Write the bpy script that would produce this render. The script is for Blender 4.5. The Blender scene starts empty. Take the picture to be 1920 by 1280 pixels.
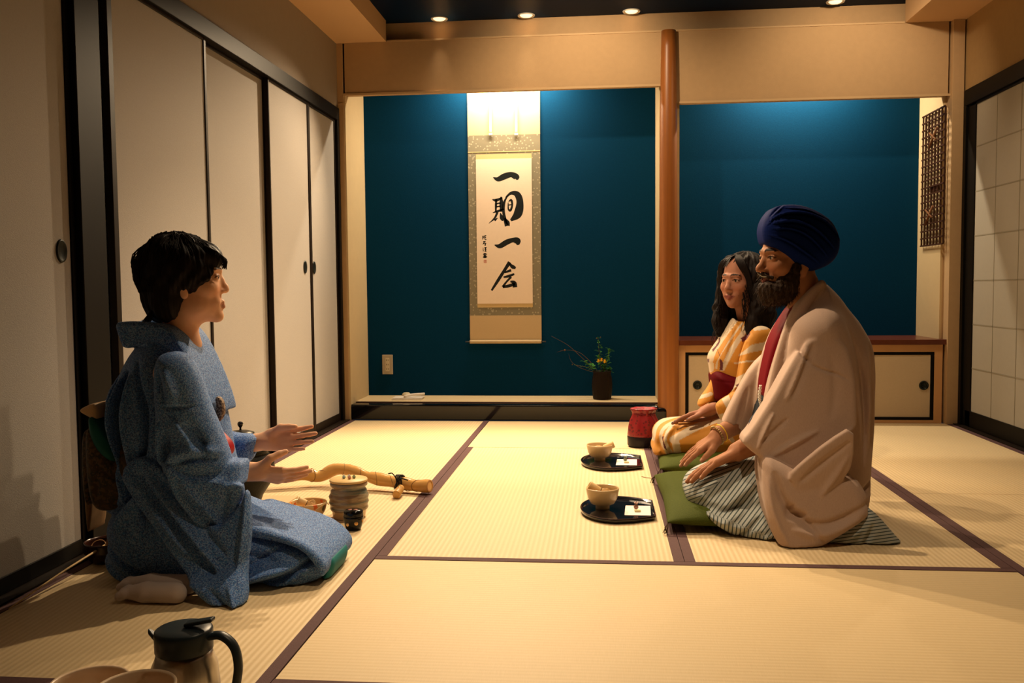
import bpy, bmesh, math, random
import numpy as np
from mathutils import Vector, Matrix
random.seed(4)
sc = bpy.context.scene
COL = sc.collection
# ---------------------------------------------------------------- camera
FPX = 1700.0; HCAM = 0.78
RC = np.array([[0.9951968959, 0.0974478885, -0.0093299183],
               [-0.0034539432, -0.0602941200, -0.9981746788],
               [-0.0978325540, 0.9934125669, -0.0596679416]])
cam_d = bpy.data.cameras.new('camera'); cam = bpy.data.objects.new('camera', cam_d); COL.objects.link(cam)
cam_d.sensor_width = 36; cam_d.lens = FPX/1920*36; cam_d.clip_start = 0.05; cam_d.clip_end = 60
m = Matrix.Identity(4)
for i in range(3):
    m[i][0] = RC[0][i]; m[i][1] = -RC[1][i]; m[i][2] = -RC[2][i]
m[2][3] = HCAM
cam.matrix_world = m
sc.camera = cam
# ---------------------------------------------------------------- world, exposure
sc.view_settings.view_transform = 'Standard'; sc.view_settings.look = 'None'
sc.view_settings.gamma = 1; sc.view_settings.use_curve_mapping = False
sc.view_settings.exposure = -0.12
w = bpy.data.worlds.new('world'); sc.world = w; w.use_nodes = True
w.node_tree.nodes['Background'].inputs[0].default_value = (0.55, 0.62, 0.8, 1)
w.node_tree.nodes['Background'].inputs[1].default_value = 0.03
# ---------------------------------------------------------------- lamps of the ceiling tray
WARM = (1.0, 0.74, 0.46)
CEIL = 2.32
def spot(name, loc, power, angle=120, blend=0.6, rad=0.03, col=WARM, aim=None):
    l = bpy.data.lights.new(name, 'SPOT'); l.energy = power; l.color = col
    l.spot_size = math.radians(angle); l.spot_blend = blend; l.shadow_soft_size = rad
    o = bpy.data.objects.new(name, l); COL.objects.link(o); o.location = loc
    if aim is not None:
        o.rotation_euler = (Vector(aim)-Vector(loc)).to_track_quat('-Z', 'Y').to_euler()
    return o
def area(name, loc, sx, sy, power, col, aim):
    l = bpy.data.lights.new(name, 'AREA'); l.shape = 'RECTANGLE'; l.size = sx; l.size_y = sy
    l.energy = power; l.color = col
    o = bpy.data.objects.new(name, l); COL.objects.link(o); o.location = loc
    o.rotation_euler = (Vector(aim)-Vector(loc)).to_track_quat('-Z', 'Y').to_euler()
    return o
YB_ = 5.231
DL = [(-.916, 5.232, 'leftmost round white downlight, in the dark ceiling above the left half of the beam'),
      (-.417, 5.232, 'second round white downlight from the left, above the hanging scroll'),
      (.176, 5.232, 'round white downlight in the dark ceiling just left of the timber pillar'),
      (1.279, 5.20, 'rightmost downlight, in the blue-lit ceiling above the right alcove')]
for i, (x, y, _) in enumerate(DL[:4]):
    spot('downlight_lamp', (x, y, CEIL-.03), (270, 230, 50, 26)[i], 88, .7, .02, aim=(x+.0, y-1.75, 0))
for i, (x, y, p, a) in enumerate([(-.35, 3.35, 170, 100), (.3, 1.9, 66, 78), (1.3, 4.2, 26, 100), (.5, 4.0, 45, 80)]):  # lamps out of view; the nearest is a fill added for the front mats
    spot('unseen_tray_lamp', (x, y, CEIL-.03), p, a, .7, .02, aim=(x, y+.05, 0))
for x, p in ((-.1, 44), (1.33, 34)):
    spot('wall_wash_lamp', (x, 4.45, CEIL-.03), p, 110, .8, .02, aim=(x, YB_, 1.75))
area('alcove_lamp', (-.57, YB_+.27, 2.13),   .6, .03, 30, (1, .84, .6), (-.57, YB_+.40, 1.5))
area('alcove_lamp', (1.15, YB_+.27, 2.13),   .6, .03, 30, (1, .84, .6), (1.15, YB_+.40, 1.5))

# ---------------------------------------------------------------- pixel -> place helpers
def ray(px, py): return RC.T @ np.array([(px-960)/FPX, (py-640)/FPX, 1.0])
def Y(px, py, y):
    d = ray(px, py); t = y/d[1]; return Vector((d[0]*t, d[1]*t, d[2]*t+HCAM))
def F(px, py, z=0.0):
    d = ray(px, py); t = (z-HCAM)/d[2]; return Vector((d[0]*t, d[1]*t, z))
# ---------------------------------------------------------------- materials
MATS = {}
def mat(name, col=(.5, .5, .5), rough=.6, metal=0., coat=0., spec=.2, var=0., vscale=8., bump=0., bscale=60., emit=None, es=1., sheen=0., sss=0.):
    if name in MATS: return MATS[name]
    mt = bpy.data.materials.new(name); mt.use_nodes = True; nt = mt.node_tree; b = nt.nodes['Principled BSDF']
    b.inputs['Base Color'].default_value = (*col, 1); b.inputs['Roughness'].default_value = rough
    b.inputs['Metallic'].default_value = metal; b.inputs['Coat Weight'].default_value = coat
    b.inputs['Specular IOR Level'].default_value = spec
    if sheen: b.inputs['Sheen Weight'].default_value = sheen
    if sss:
        b.inputs['Subsurface Weight'].default_value = sss; b.inputs['Subsurface Radius'].default_value = (.012, .004, .002); b.inputs['Subsurface Scale'].default_value = 1.0
    if emit: b.inputs['Emission Color'].default_value = (*emit, 1); b.inputs['Emission Strength'].default_value = es
    tc = nt.nodes.new('ShaderNodeTexCoord')
    if var:
        n = nt.nodes.new('ShaderNodeTexNoise'); n.inputs['Scale'].default_value = vscale; n.inputs['Detail'].default_value = 5
        nt.links.new(tc.outputs['Object'], n.inputs['Vector'])
        mx = nt.nodes.new('ShaderNodeMix'); mx.data_type = 'RGBA'
        mx.inputs['A'].default_value = (*[max(0, c*(1-var)) for c in col], 1); mx.inputs['B'].default_value = (*[min(1, c*(1+var)) for c in col], 1)
        nt.links.new(n.outputs['Fac'], mx.inputs['Factor']); nt.links.new(mx.outputs['Result'], b.inputs['Base Color'])
    if bump:
        n = nt.nodes.new('ShaderNodeTexNoise'); n.inputs['Scale'].default_value = bscale; n.inputs['Detail'].default_value = 4
        nt.links.new(tc.outputs['Object'], n.inputs['Vector'])
        bp = nt.nodes.new('ShaderNodeBump'); bp.inputs['Strength'].default_value = bump; bp.inputs['Distance'].default_value = .002
        nt.links.new(n.outputs['Fac'], bp.inputs['Height']); nt.links.new(bp.outputs['Normal'], b.inputs['Normal'])
    MATS[name] = mt; return mt
class NT:   # tiny node-building helper
    def __init__(s, name):
        s.m = bpy.data.materials.new(name); s.m.use_nodes = True; s.t = s.m.node_tree; s.b = s.t.nodes['Principled BSDF']
    def n(s, typ, **k):
        nd = s.t.nodes.new('ShaderNode'+typ)
        for a, v in k.items():
            if hasattr(nd, a): setattr(nd, a, v)
        return nd
    def l(s, a, b): s.t.links.new(a, b)
    def math(s, op, a, b=None, c=None):
        nd = s.n('Math', operation=op)
        for i, v in enumerate((a, b, c)):
            if v is None: continue
            if isinstance(v, (int, float)): nd.inputs[i].default_value = v
            else: s.l(v, nd.inputs[i])
        return nd.outputs[0]
    def mix(s, f, a, b):
        nd = s.n('Mix', data_type='RGBA')
        for i, v in (('Factor', f), ('A', a), ('B', b)):
            if isinstance(v, tuple): nd.inputs[i].default_value = (*v[:3], 1)
            elif isinstance(v, (int, float)): nd.inputs[i].default_value = v
            else: s.l(v, nd.inputs[i])
        return nd.outputs['Result']
    def bump(s, h, st=.3, d=.002):
        nd = s.n('Bump'); nd.inputs['Strength'].default_value = st; nd.inputs['Distance'].default_value = d
        s.l(h, nd.inputs['Height']); s.l(nd.outputs['Normal'], s.b.inputs['Normal'])
def tatami_mat(name, axis):
    k = NT(name); tc = k.n('TexCoord'); sp = k.n('SeparateXYZ'); k.l(tc.outputs['Object'], sp.inputs[0])
    u, v = (sp.outputs[0], sp.outputs[1]) if axis == 'Y' else (sp.outputs[1], sp.outputs[0])
    # ribs run along the long side (constant u), 15.5 mm apart
    rib = k.math('SINE', k.math('MULTIPLY', u, 2*math.pi/0.0155))
    rib = k.math('MULTIPLY_ADD', rib, .5, .5)
    nz = k.n('TexNoise'); nz.inputs['Scale'].default_value = 1.0; mp = k.n('Mapping'); k.l(tc.outputs['Object'], mp.inputs[0])
    mp.inputs['Scale'].default_value = (25, 900, 1) if axis == 'Y' else (900, 25, 1)
    k.l(mp.outputs[0], nz.inputs['Vector']); nz.inputs['Detail'].default_value = 2
    n2 = k.n('TexNoise'); n2.inputs['Scale'].default_value = 3.5; n2.inputs['Detail'].default_value = 4; k.l(tc.outputs['Object'], n2.inputs['Vector'])
    c1 = k.mix(rib, *(((.57, .425, .235), (.73, .58, .37)) if axis == 'Y' else ((.61, .462, .255), (.69, .53, .305))))
    c2 = k.mix(nz.outputs['Fac'], (.50, .37, .195), (.79, .635, .405))
    c = k.mix(.45, c1, c2)
    c = k.mix(k.math('MULTIPLY', n2.outputs['Fac'], .45), c, (.75, .565, .30))
    k.l(c, k.b.inputs['Base Color']); k.b.inputs['Roughness'].default_value = .55
    k.b.inputs['Specular IOR Level'].default_value = .3
    k.bump(k.math('ADD', rib, k.math('MULTIPLY', nz.outputs['Fac'], .5)), .5 if axis == 'Y' else .25, .0015)
    MATS[name] = k.m; return k.m
# ---------------------------------------------------------------- mesh helpers
def link(name, me, m=None, parent=None):
    o = bpy.data.objects.new(name, me); COL.objects.link(o)
    if m is not None:
        for q in (m if isinstance(m, (list, tuple)) else [m]): me.materials.append(q)
    if parent is not None: o.parent = parent
    return o
def tag(o, label=None, cat=None, group=None, kind=None):
    if label: o['label'] = label
    if cat: o['category'] = cat
    if group: o['group'] = group
    if kind: o['kind'] = kind
    return o
def empty(name, loc=(0, 0, 0), rz=0, label=None, cat=None, group=None, kind=None):
    o = bpy.data.objects.new(name, None); COL.objects.link(o); o.location = loc; o.rotation_euler = (0, 0, rz); o.empty_display_size = .05
    return tag(o, label, cat, group, kind)
class MB:
    def __init__(s): s.b = bmesh.new()
    def box(s, x0, x1, y0, y1, z0, z1, mi=0):
        v = [s.b.verts.new(p) for p in [(x0, y0, z0), (x1, y0, z0), (x1, y1, z0), (x0, y1, z0), (x0, y0, z1), (x1, y0, z1), (x1, y1, z1), (x0, y1, z1)]]
        for f in [(0, 3, 2, 1), (4, 5, 6, 7), (0, 1, 5, 4), (1, 2, 6, 5), (2, 3, 7, 6), (3, 0, 4, 7)]:
            s.b.faces.new([v[i] for i in f]).material_index = mi
        return s
    def lathe(s, prof, c=(0, 0, 0), n=48, M=None, mi=0, smooth=True, fn=None):
        rings = []
        for (r, z) in prof:
            ring = []
            for i in range(n):
                a = 2*math.pi*i/n; p = Vector((r*math.cos(a), r*math.sin(a), z))
                if fn: p = fn(p, a)
                if M is not None: p = M @ p
                ring.append(s.b.verts.new(p+Vector(c)))
            rings.append(ring)
        for a, b in zip(rings[:-1], rings[1:]):
            for i in range(n):
                f = s.b.faces.new([a[i], a[(i+1) % n], b[(i+1) % n], b[i]]); f.smooth = smooth; f.material_index = mi
        for ring, z, rv in ((rings[0], prof[0], True), (rings[-1], prof[-1], False)):
            if z[0] > 1e-5:
                f = s.b.faces.new(ring[::-1] if rv else ring); f.smooth = False; f.material_index = mi
        return s
    def tube(s, pts, rad, n=10, mi=0, cap=True, flat=None):
        pts = [Vector(p) for p in pts]; N = len(pts)
        rs = rad if isinstance(rad, (list, tuple)) else [rad]*N
        T = [(pts[min(i+1, N-1)]-pts[max(i-1, 0)]).normalized() for i in range(N)]
        up = Vector((0, 0, 1)) if abs(T[0].z) < .9 else Vector((1, 0, 0))
        u = T[0].cross(up).normalized(); rings = []
        for i in range(N):
            u = (u - T[i]*u.dot(T[i])).normalized(); v = T[i].cross(u)
            rings.append([s.b.verts.new(pts[i]+(u*math.cos(2*math.pi*k/n)+v*math.sin(2*math.pi*k/n)*(flat or 1))*rs[i]) for k in range(n)])
        for a, b in zip(rings[:-1], rings[1:]):
            for k in range(n):
                f = s.b.faces.new([a[k], a[(k+1) % n], b[(k+1) % n], b[k]]); f.smooth = True; f.material_index = mi
        if cap:
            s.b.faces.new(rings[0][::-1]).material_index = mi; s.b.faces.new(rings[-1]).material_index = mi
        return s
    def ball(s, c, r, seg=16, mi=0, sc_=(1, 1, 1)):
        res = bmesh.ops.create_uvsphere(s.b, u_segments=seg, v_segments=max(6, seg//2), radius=r)
        bmesh.ops.scale(s.b, vec=sc_, verts=res['verts']); bmesh.ops.translate(s.b, vec=c, verts=res['verts'])
        for v in res['verts']:
            for f in v.link_faces: f.smooth = True; f.material_index = mi
        return s
    def prism(s, pts, d, mi=0):
        """pts: list of 3d points (planar polygon), extruded by vector d"""
        a = [s.b.verts.new(p) for p in pts]; b = [s.b.verts.new(Vector(p)+Vector(d)) for p in pts]
        n = len(a)
        s.b.faces.new(a).material_index = mi; s.b.faces.new(b[::-1]).material_index = mi
        for i in range(n): s.b.faces.new([a[i], b[i], b[(i+1) % n], a[(i+1) % n]]).material_index = mi
        return s
    def build(s, name, m, parent=None, bevel=0, bseg=2, fix=True):
        if fix: bmesh.ops.recalc_face_normals(s.b, faces=s.b.faces)
        me = bpy.data.meshes.new(name); s.b.to_mesh(me); s.b.free()
        o = link(name, me, m, parent)
        if bevel:
            md = o.modifiers.new('bevel', 'BEVEL'); md.width = bevel; md.segments = bseg; md.limit_method = 'ANGLE'
            md.harden_normals = False
        return o
def spline(pts, n=8):
    pts = [Vector(p) for p in pts]; out = []
    P = [pts[0]*2-pts[1]]+pts+[pts[-1]*2-pts[-2]]
    for i in range(1, len(P)-2):
        for k in range(n):
            t = k/n; a, b, c, d = P[i-1], P[i], P[i+1], P[i+2]
            out.append(.5*((2*b)+(c-a)*t+(2*a-5*b+4*c-d)*t*t+(3*b-a-3*c+d)*t**3))
    out.append(pts[-1]); return out

# ================================================================ ROOM
XL, XR, YB, ZS = -1.52, 1.965, 5.231, 2.20      # left wall, right wall, front of the alcove wall, soffit height
YN = 5.645                                     # back wall of the alcoves
YF = -1.6                                      # room runs on behind the viewer
beige = mat('wall_paper_beige', (.46, .31, .17), .85, var=.06, vscale=30, bump=.35, bscale=260)
cream = mat('niche_side_plaster', (.55, .42, .24), .8, var=.04, vscale=20, bump=.2, bscale=200)
blue = mat('niche_blue_paper', (.0002, .028, .073), .8, var=.18, vscale=90, bump=.25, bscale=300, spec=.06)
fus = mat('sliding_door_paper', (.365, .34, .315), .8, var=.07, vscale=160, bump=.35, bscale=350)
lacq = mat('black_lacquer_frame', (.005, .004, .003), .5, spec=.10)
dkwood = mat('dark_brown_frame', (.012, .007, .004), .45, spec=.15)
gloss = mat('gloss_black_lacquer', (.003, .003, .004), .07, spec=.35)
hinoki = mat('pale_orange_timber', (.56, .31, .14), .5, var=.12, vscale=14)
redwood = mat('dark_red_shelf_timber', (.11, .028, .014), .3, coat=.2, var=.25, vscale=10)
ceilm = mat('midnight_ceiling', (.001, .008, .028), .5, spec=.04)
edge = mat('tatami_edge_cloth', (.105, .055, .055), .8, var=.25, vscale=220, bump=.4, bscale=500)
tatY = tatami_mat('tatami_ribs_along_depth', 'Y'); tatX = tatami_mat('tatami_ribs_across', 'X')
S = dict(kind='structure')
def pillar_mat():
    k = NT('alcove_pillar_timber'); tc = k.n('TexCoord'); mp = k.n('Mapping'); mp.inputs['Scale'].default_value = (30, 30, .8)
    k.l(tc.outputs['Object'], mp.inputs[0]); n = k.n('TexNoise'); n.inputs['Scale'].default_value = 1.5; n.inputs['Detail'].default_value = 4; k.l(mp.outputs[0], n.inputs['Vector'])
    k.l(k.mix(n.outputs['Fac'], (.18, .050, .008), (.38, .135, .026)), k.b.inputs['Base Color']); k.b.inputs['Roughness'].default_value = .4
    k.bump(n.outputs['Fac'], .15); return k.m
pillm = pillar_mat()
# floor: one slab carrying the mats
fl = MB().box(XL-.3, XR+.3, YF-.1, YB+.1, -.14, -.055).build('floor', mat('floor_boards', (.1, .07, .04), .8)); tag(fl, **S)
def tmat(x0, x1, y0, y1, axis, bands):
    o = MB().box(x0+.0015, x1-.0015, y0+.0015, y1-.0015, -.055, 0.0).build('tatami_mat', tatY if axis == 'Y' else tatX, fl)
    for q in bands:
        b = MB(); e = .0305
        if q == 'L': b.box(x0+.001, x0+e, y0+.001, y1-.001, -.05, .0018)
        if q == 'R': b.box(x1-e, x1-.001, y0+.001, y1-.001, -.05, .0018)
        if q == 'N': b.box(x0+.001, x1-.001, y0+.001, y0+e, -.05, .0018)
        if q == 'F': b.box(x0+.001, x1-.001, y1-e, y1-.001, -.05, .0018)
        b.build('cloth_edging', edge, o)
xs = [XL+.035, -.655, .233, 1.118, XR-.03]
ys = [1.687, 2.556, 4.363]
tmat(xs[0], xs[1], 3.37, YB, 'Y', 'LR'); tmat(xs[0], xs[1], ys[0], 3.37, 'Y', 'LR')
tmat(xs[1], xs[3], ys[2]+.003, YB, 'X', ''); tmat(xs[1], xs[2], ys[1], ys[2], 'Y', 'LR'); tmat(xs[2], xs[3], ys[1], ys[2], 'Y', 'LR')
tmat(xs[1], xs[3], ys[0], ys[1], 'X', 'NF')
tmat(xs[3], xs[4], 3.47, YB, 'Y', 'LR'); tmat(xs[3], xs[4], ys[0], 3.47, 'Y', 'LR')
tmat(xs[0], xs[1], .8, ys[0], 'X', 'NF'); tmat(xs[1], xs[3], .8, ys[0], 'X', 'NF'); tmat(xs[3], xs[4], .8, ys[0], 'X', 'NF')
tmat(xs[0], xs[2], YF, .8, 'Y', 'LR'); tmat(xs[2], xs[4], YF, .8, 'Y', 'LR')
# sills beside the mats
sl = MB().box(XL-.02, XL+.034, YF, YB, -.05, .006).build('trim_1', dkwood); tag(sl, **S)
sr = MB().box(XR-.029, XR+.02, YF, YB, -.05, .006).build('trim_2', dkwood); tag(sr, **S)
# left wall: wall above the doors, lintel, posts
wl = MB().box(XL-.12, XL-.004, YF, YB+.5, 1.825, 2.5).box(XL-.12, XL-.075, YF, YB+.5, -.05, 1.83).build('wall_left', mat('side_wall_grey_paper', (.30, .255, .21), .85, var=.05, vscale=30, bump=.3, bscale=260)); tag(wl, **S)
b = MB().box(XL-.07, XL+.006, YF, YB, 1.757, 1.828)
tag(b.build('trim_3', lacq, bevel=.002), **S)
b = MB().box(XL-.07, XL+.012, 2.528, 2.66, 0.0, 2.2); tag(b.build('trim_4', lacq, bevel=.003), **S)
b = MB().box(XL-.07, XL+.006, 5.19, YB, 0.0, 1.757); tag(b.build('trim_5', lacq, bevel=.002), **S)
pull = mat('dark_bronze_pull', (.025, .03, .028), .35, metal=.7)
def fusuma(n, y0, y1, dx, s0, s1, hy=None, near=False):
    x = XL-.012-dx
    o = MB().box(x-.016, x, y0+.01, y1-.01, .02, 1.755).build('door_%d' % n, fus); tag(o, **S)
    z0 = .05
    fr = MB()
    fr.box(x-.019, x+.005, y0, y0+s0, .007, 1.757).box(x-.019, x+.005, y1-s1, y1, .007, 1.757)
    fr.box(x-.019, x+.005, y0+s0, y1-s1, .007, z0).box(x-.019, x+.005, y0+s0, y1-s1, 1.745, 1.757)
    fr.build('frame', lacq if near else dkwood, o, bevel=.002)
    if hy is not None:
        Mx = Matrix.Rotation(math.pi/2, 4, 'Y')
        h = MB().lathe([(.0, .0015), (.016, .0015), (.02, .004), (.0235, .0045), (.025, .0)], c=(x, hy, .895), M=Mx)
        for f in h.b.verts: f.co.z = .895+(f.co.z-.895)*1.35
        h.build('door_pull', pull, o)
    return o
fusuma(1, .9, 2.527, 0, .03, .022, 2.459, True)
fusuma(2, 2.05, 2.785, .026, .03, .026)
fusuma(3, 2.74, 3.458, 0, .03, .02)
fusuma(4, 3.44, 4.152, .026, .018, .03)
fusuma(5, 4.12, 4.708, .0, .012, .022, 4.604)
fusuma(6, 4.7095, 5.195, .003, .020, .02, 4.762)
# alcove wall: pillars, beams
bw = MB()
bw.box(XL-.06, -1.489, YB, YB+.42, 0, ZS)                                   # left pier
bw.box(-1.489, .37, YB, YB+.07, 1.908, ZS)                                   # beam over the left alcove
bw.box(.37, 1.89, YB, YB+.07, 1.806, ZS)                                     # beam over the right alcove
bw.box(1.89, XR, YB+.04, YB+.42, 0, ZS)                                      # right pier
bw.box(-1.3, 1.75, YB+.06, YB+.12, ZS-.05, 2.5)
wb = bw.build('wall_back', beige, bevel=.002); tag(wb, **S)
tag(MB().box(1.90, XR-.004, YB-.035, YB+.045, 0, ZS).build('trim_6', beige, bevel=.002), **S)
tag(MB().box(XL-.002, -1.491, YB-.004, YB-.0005, 0, 1.86).build('trim_7', beige, bevel=.001), **S)
tag(MB().box(-1.489, .36, YB-.006, YB-.0005, 1.9, 1.912).build('trim_8', mat('beam_edge', (.52, .36, .2), .6)), **S)
tag(MB().box(.44, 1.90, YB-.006, YB-.0005, 1.80, 1.812).build('trim_9', MATS['beam_edge']), **S)
tag(MB().box(-1.225, 1.655, YB-.004, YB+.07, ZS-.001, ZS+.008).build('trim_10', MATS['beam_edge']), **S)
# alcove interiors
nb = MB().box(-1.6, 2.05, YN, YN+.08, 0, 2.4).build('wall_niche_back', blue); tag(nb, **S)
ns = MB().box(-1.489, -1.478, YB, YN, .0, 2.2).box(.333, .345, YB+.03, YN, .0, 2.2).box(.345, .43, YB+.02, YN, 0, 2.2).box(.43, .445, YB+.03, YN, 0, 2.2).box(1.88, 1.892, YB+.041, YN, 0, 2.2).build('wall_niche_side', cream); tag(ns, **S)
nc = MB().box(-1.49, 1.9, YB+.07, YN, 2.14, 2.2).build('ceiling_niche', cream); tag(nc, **S)
# pillar between the alcoves
pl = MB()
prof = []
for i in range(25):
    t = i/24; z = ZS*t; r = .0605-.008*t-.013*t*t + .0012*math.sin(t*9)
    prof.append((r, z))
pl.lathe(prof, c=(.381, YB-.012, 0), n=40)
tag(pl.build('trim_11', pillm), **S)
# raised alcove floor: lacquered front board and mat
tk = MB().box(-1.487, .338, YB-.0, YB+.105, .004, .094).build('trim_12', gloss, bevel=.008, bseg=4); tag(tk, **S)
tk2 = MB().box(-1.478, .333, YB+.107, YN, .0, .1).build('floor_alcove', tatX); tag(tk2, **S)
tag(MB().box(-1.478, .333, YB+.1055, YB+.107, .0, .099).build('trim_13', edge), **S)
tag(MB().box(.30, .37, YB-.08, YB-.0, .004, .09).build('trim_14', gloss, bevel=.02, bseg=5), **S)
# cabinet under the right alcove
cb = empty('low_cabinet', (1.16, YB, 0), 0, 'low built-in cabinet with paper sliding doors and dark red top, behind the seated couple', 'cabinet')
def at(o, bld, name, m, **k):
    q = bld.build(name, m, o, **k); q.matrix_parent_inverse = Matrix.Translation(-Vector(o.location)); return q
at(cb, MB().box(.43, 1.912, YB-.02, YN-.002, .441, .47), 'cabinet_top', redwood, bevel=.002)
f = MB().box(.436, .478, YB+.0, YB+.03, .0, .44).box(1.845, 1.888, YB, YB+.03, .0, .44).box(.478, 1.845, YB, YB+.03, .4, .44).box(.478, 1.845, YB, YB+.03, .0, .017)
f.box(.45, 1.878, YB+.03, YN-.01, .3, .31).box(.45, 1.878, YN-.03, YN-.01, 0, .44)
at(cb, f, 'cabinet_frame', hinoki, bevel=.001)
dx = (1.845-.478)/4
dp = mat('cabinet_door_paper', (.55, .44, .30), .8, var=.05, vscale=120)
for i in range(4):
    x0 = .478+dx*i; x1 = x0+dx; yy = YB+(.004 if i in (0, 3) else .016)
    d = at(cb, MB().box(x0+.01, x1-.01, yy+.004, yy+.01, .025, .395), 'sliding_door', dp)
    e = MB().box(x0, x0+.019, yy, yy+.011, .018, .4).box(x1-.019, x1, yy, yy+.011, .018, .4).box(x0+.019, x1-.019, yy, yy+.011, .018, .034).box(x0+.019, x1-.019, yy, yy+.011, .383, .4)
    e = e.build('door_frame', lacq, d); e.matrix_parent_inverse = Matrix.Identity(4)
    hx = {0: .547, 1: x1-.06, 2: x0+.06, 3: 1.792}[i]
    Mx = Matrix.Rotation(-math.pi/2, 4, 'X') @ Matrix.Rotation(math.pi, 4, 'X')
    hp = MB().lathe([(0, .003), (.017, .003), (.0175, .0065), (.0245, .007), (.026, .0)], c=(hx, yy+.004, .212), M=Mx, n=40)
    for a in range(8):
        t = a*math.pi/4; hp.box(hx+.012*math.cos(t)-.003, hx+.012*math.cos(t)+.003, yy-.001, yy+.002, .212+.012*math.sin(t)-.003, .212+.012*math.sin(t)+.003)
    hp = hp.build('finger_pull', pull, d)
# lattice panel hung on the right alcove's side wall
lt = empty('lattice_panel', (1.866, 5.38, 1.0), 0, 'tall dark brown wooden lattice hanging on the pale side wall of the right alcove', 'wall hanging')
latm = mat('dark_lattice_timber', (.045, .018, .009), .45)
b = MB(); y0, y1, z0, z1 = 5.205, 5.545, .997, 1.742
nv, nh = 7, 18
for i in range(nv+1):
    yy = y0+(y1-y0)*i/nv; b.box(1.866, 1.873, yy-.0045, yy+.0045, z0, z1)
for i in range(nh+1):
    zz = z0+(z1-z0)*i/nh; b.box(1.862, 1.8695, y0-.004, y1+.004, zz-.004, zz+.004)
at(lt, b, 'lattice', latm)
for (yy, zz) in ((5.36, 1.60), (5.40, 1.17)):
    b = MB().tube([(1.862, yy-.05, zz+.045), (1.856, yy+.05, zz-.055)], .007, 8).tube([(1.86, yy-.045, zz-.02), (1.856, yy+.05, zz+.03)], .005, 8)
    at(lt, b, 'bamboo_twig', mat('twig_brown', (.16, .07, .03), .5))
at(lt, MB().box(1.873, 1.8795, 5.3, 5.44, 1.3, 1.33), 'wall_bracket', latm)
# right wall: shoji
wr = MB().box(XR+.004, XR+.12, YF, YB+.45, 1.815, 2.5).box(XR+.075, XR+.12, YF, YB+.45, -.05, 1.83).build('wall_right', mat('side_wall_beige_shaded', (.34, .22, .1), .85, var=.08, vscale=30, bump=.3, bscale=260)); tag(wr, **S)  # beige wall; the shade above the shoji is put into its darker colour
tag(MB().box(XR-.006, XR+.07, YF, YB-.04, 1.733, 1.817).build('trim_15', lacq, bevel=.002), **S)
tag(MB().box(XR-.006, XR+.07, 5.162, YB-.037, 0, 1.733).build('trim_16', lacq, bevel=.002), **S)
paper = mat('shoji_paper', (.37, .335, .275), .9, var=.03, vscale=60, bump=.1, bscale=300)
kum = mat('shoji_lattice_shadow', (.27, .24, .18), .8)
for n, (ya, yb, off) in enumerate(((3.42, 5.16, 0.0), (1.7, 3.46, .03), (-.05, 1.74, 0.0))):
    x = XR+.012+off
    o = MB().box(x, x+.002, ya+.02, yb-.02, .08, 1.735).build('window_%d' % (n+1), paper); tag(o, **S)
    MB().box(x-.006, x+.02, ya, ya+.03, .007, 1.733).box(x-.006, x+.02, yb-.1 if n == 0 else yb-.03, yb, .007, 1.733).box(x-.006, x+.02, ya+.03, yb-.03, .007, .092).box(x-.006, x+.02, ya+.03, yb-.03, 1.72, 1.733).build('frame', lacq, o, bevel=.002)
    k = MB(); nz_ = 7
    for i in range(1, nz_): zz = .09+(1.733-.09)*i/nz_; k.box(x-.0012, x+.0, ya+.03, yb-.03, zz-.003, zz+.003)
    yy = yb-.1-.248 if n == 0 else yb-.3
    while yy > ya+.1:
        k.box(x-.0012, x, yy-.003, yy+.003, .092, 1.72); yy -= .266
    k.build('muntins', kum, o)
# soffits and ceiling tray
so = MB().box(XL-.1, -1.228, YF, YB+.0, ZS, 2.5).box(1.658, XR+.1, YF, YB-.0, ZS, 2.5).box(-1.228, 1.658, YF, -1.0, ZS, 2.5).build('ceiling_soffit', mat('soffit_plaster', (.58, .38, .21), .85, bump=.15, bscale=200)); tag(so, **S)
ce = MB().box(-1.3, 1.72, -1.1, YB+.12, CEIL, 2.42).build('ceiling', ceilm); tag(ce, **S)
tag(MB().box(XL-.1, XR+.1, YF-.1, YF, -.05, 2.5).build('wall_front', beige), **S)
# downlights
white = mat('lamp_glass', (.9, .85, .75), .4, emit=(1, .72, .42), es=1.6)
ring = mat('lamp_ring_white', (.7, .66, .6), .5)
for i, (x, y, w_) in enumerate(DL):
    o = empty('ceiling_downlight', (x, y, CEIL), 0, w_, 'ceiling light', 'downlights in the dark ceiling')
    MB().lathe([(.036, -.001), (.047, -.006), (.05, .0)], n=32).build('trim_ring', ring, o)
    MB().lathe([(0.0, -.012), (.015, -.011), (.028, -.0075), (.036, -.001)], n=32).build('diffuser', white, o)

# ================================================================ OBJECTS
def local(o, bld, name, m, **k):
    q = bld.build(name, m, o, **k); return q
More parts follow.
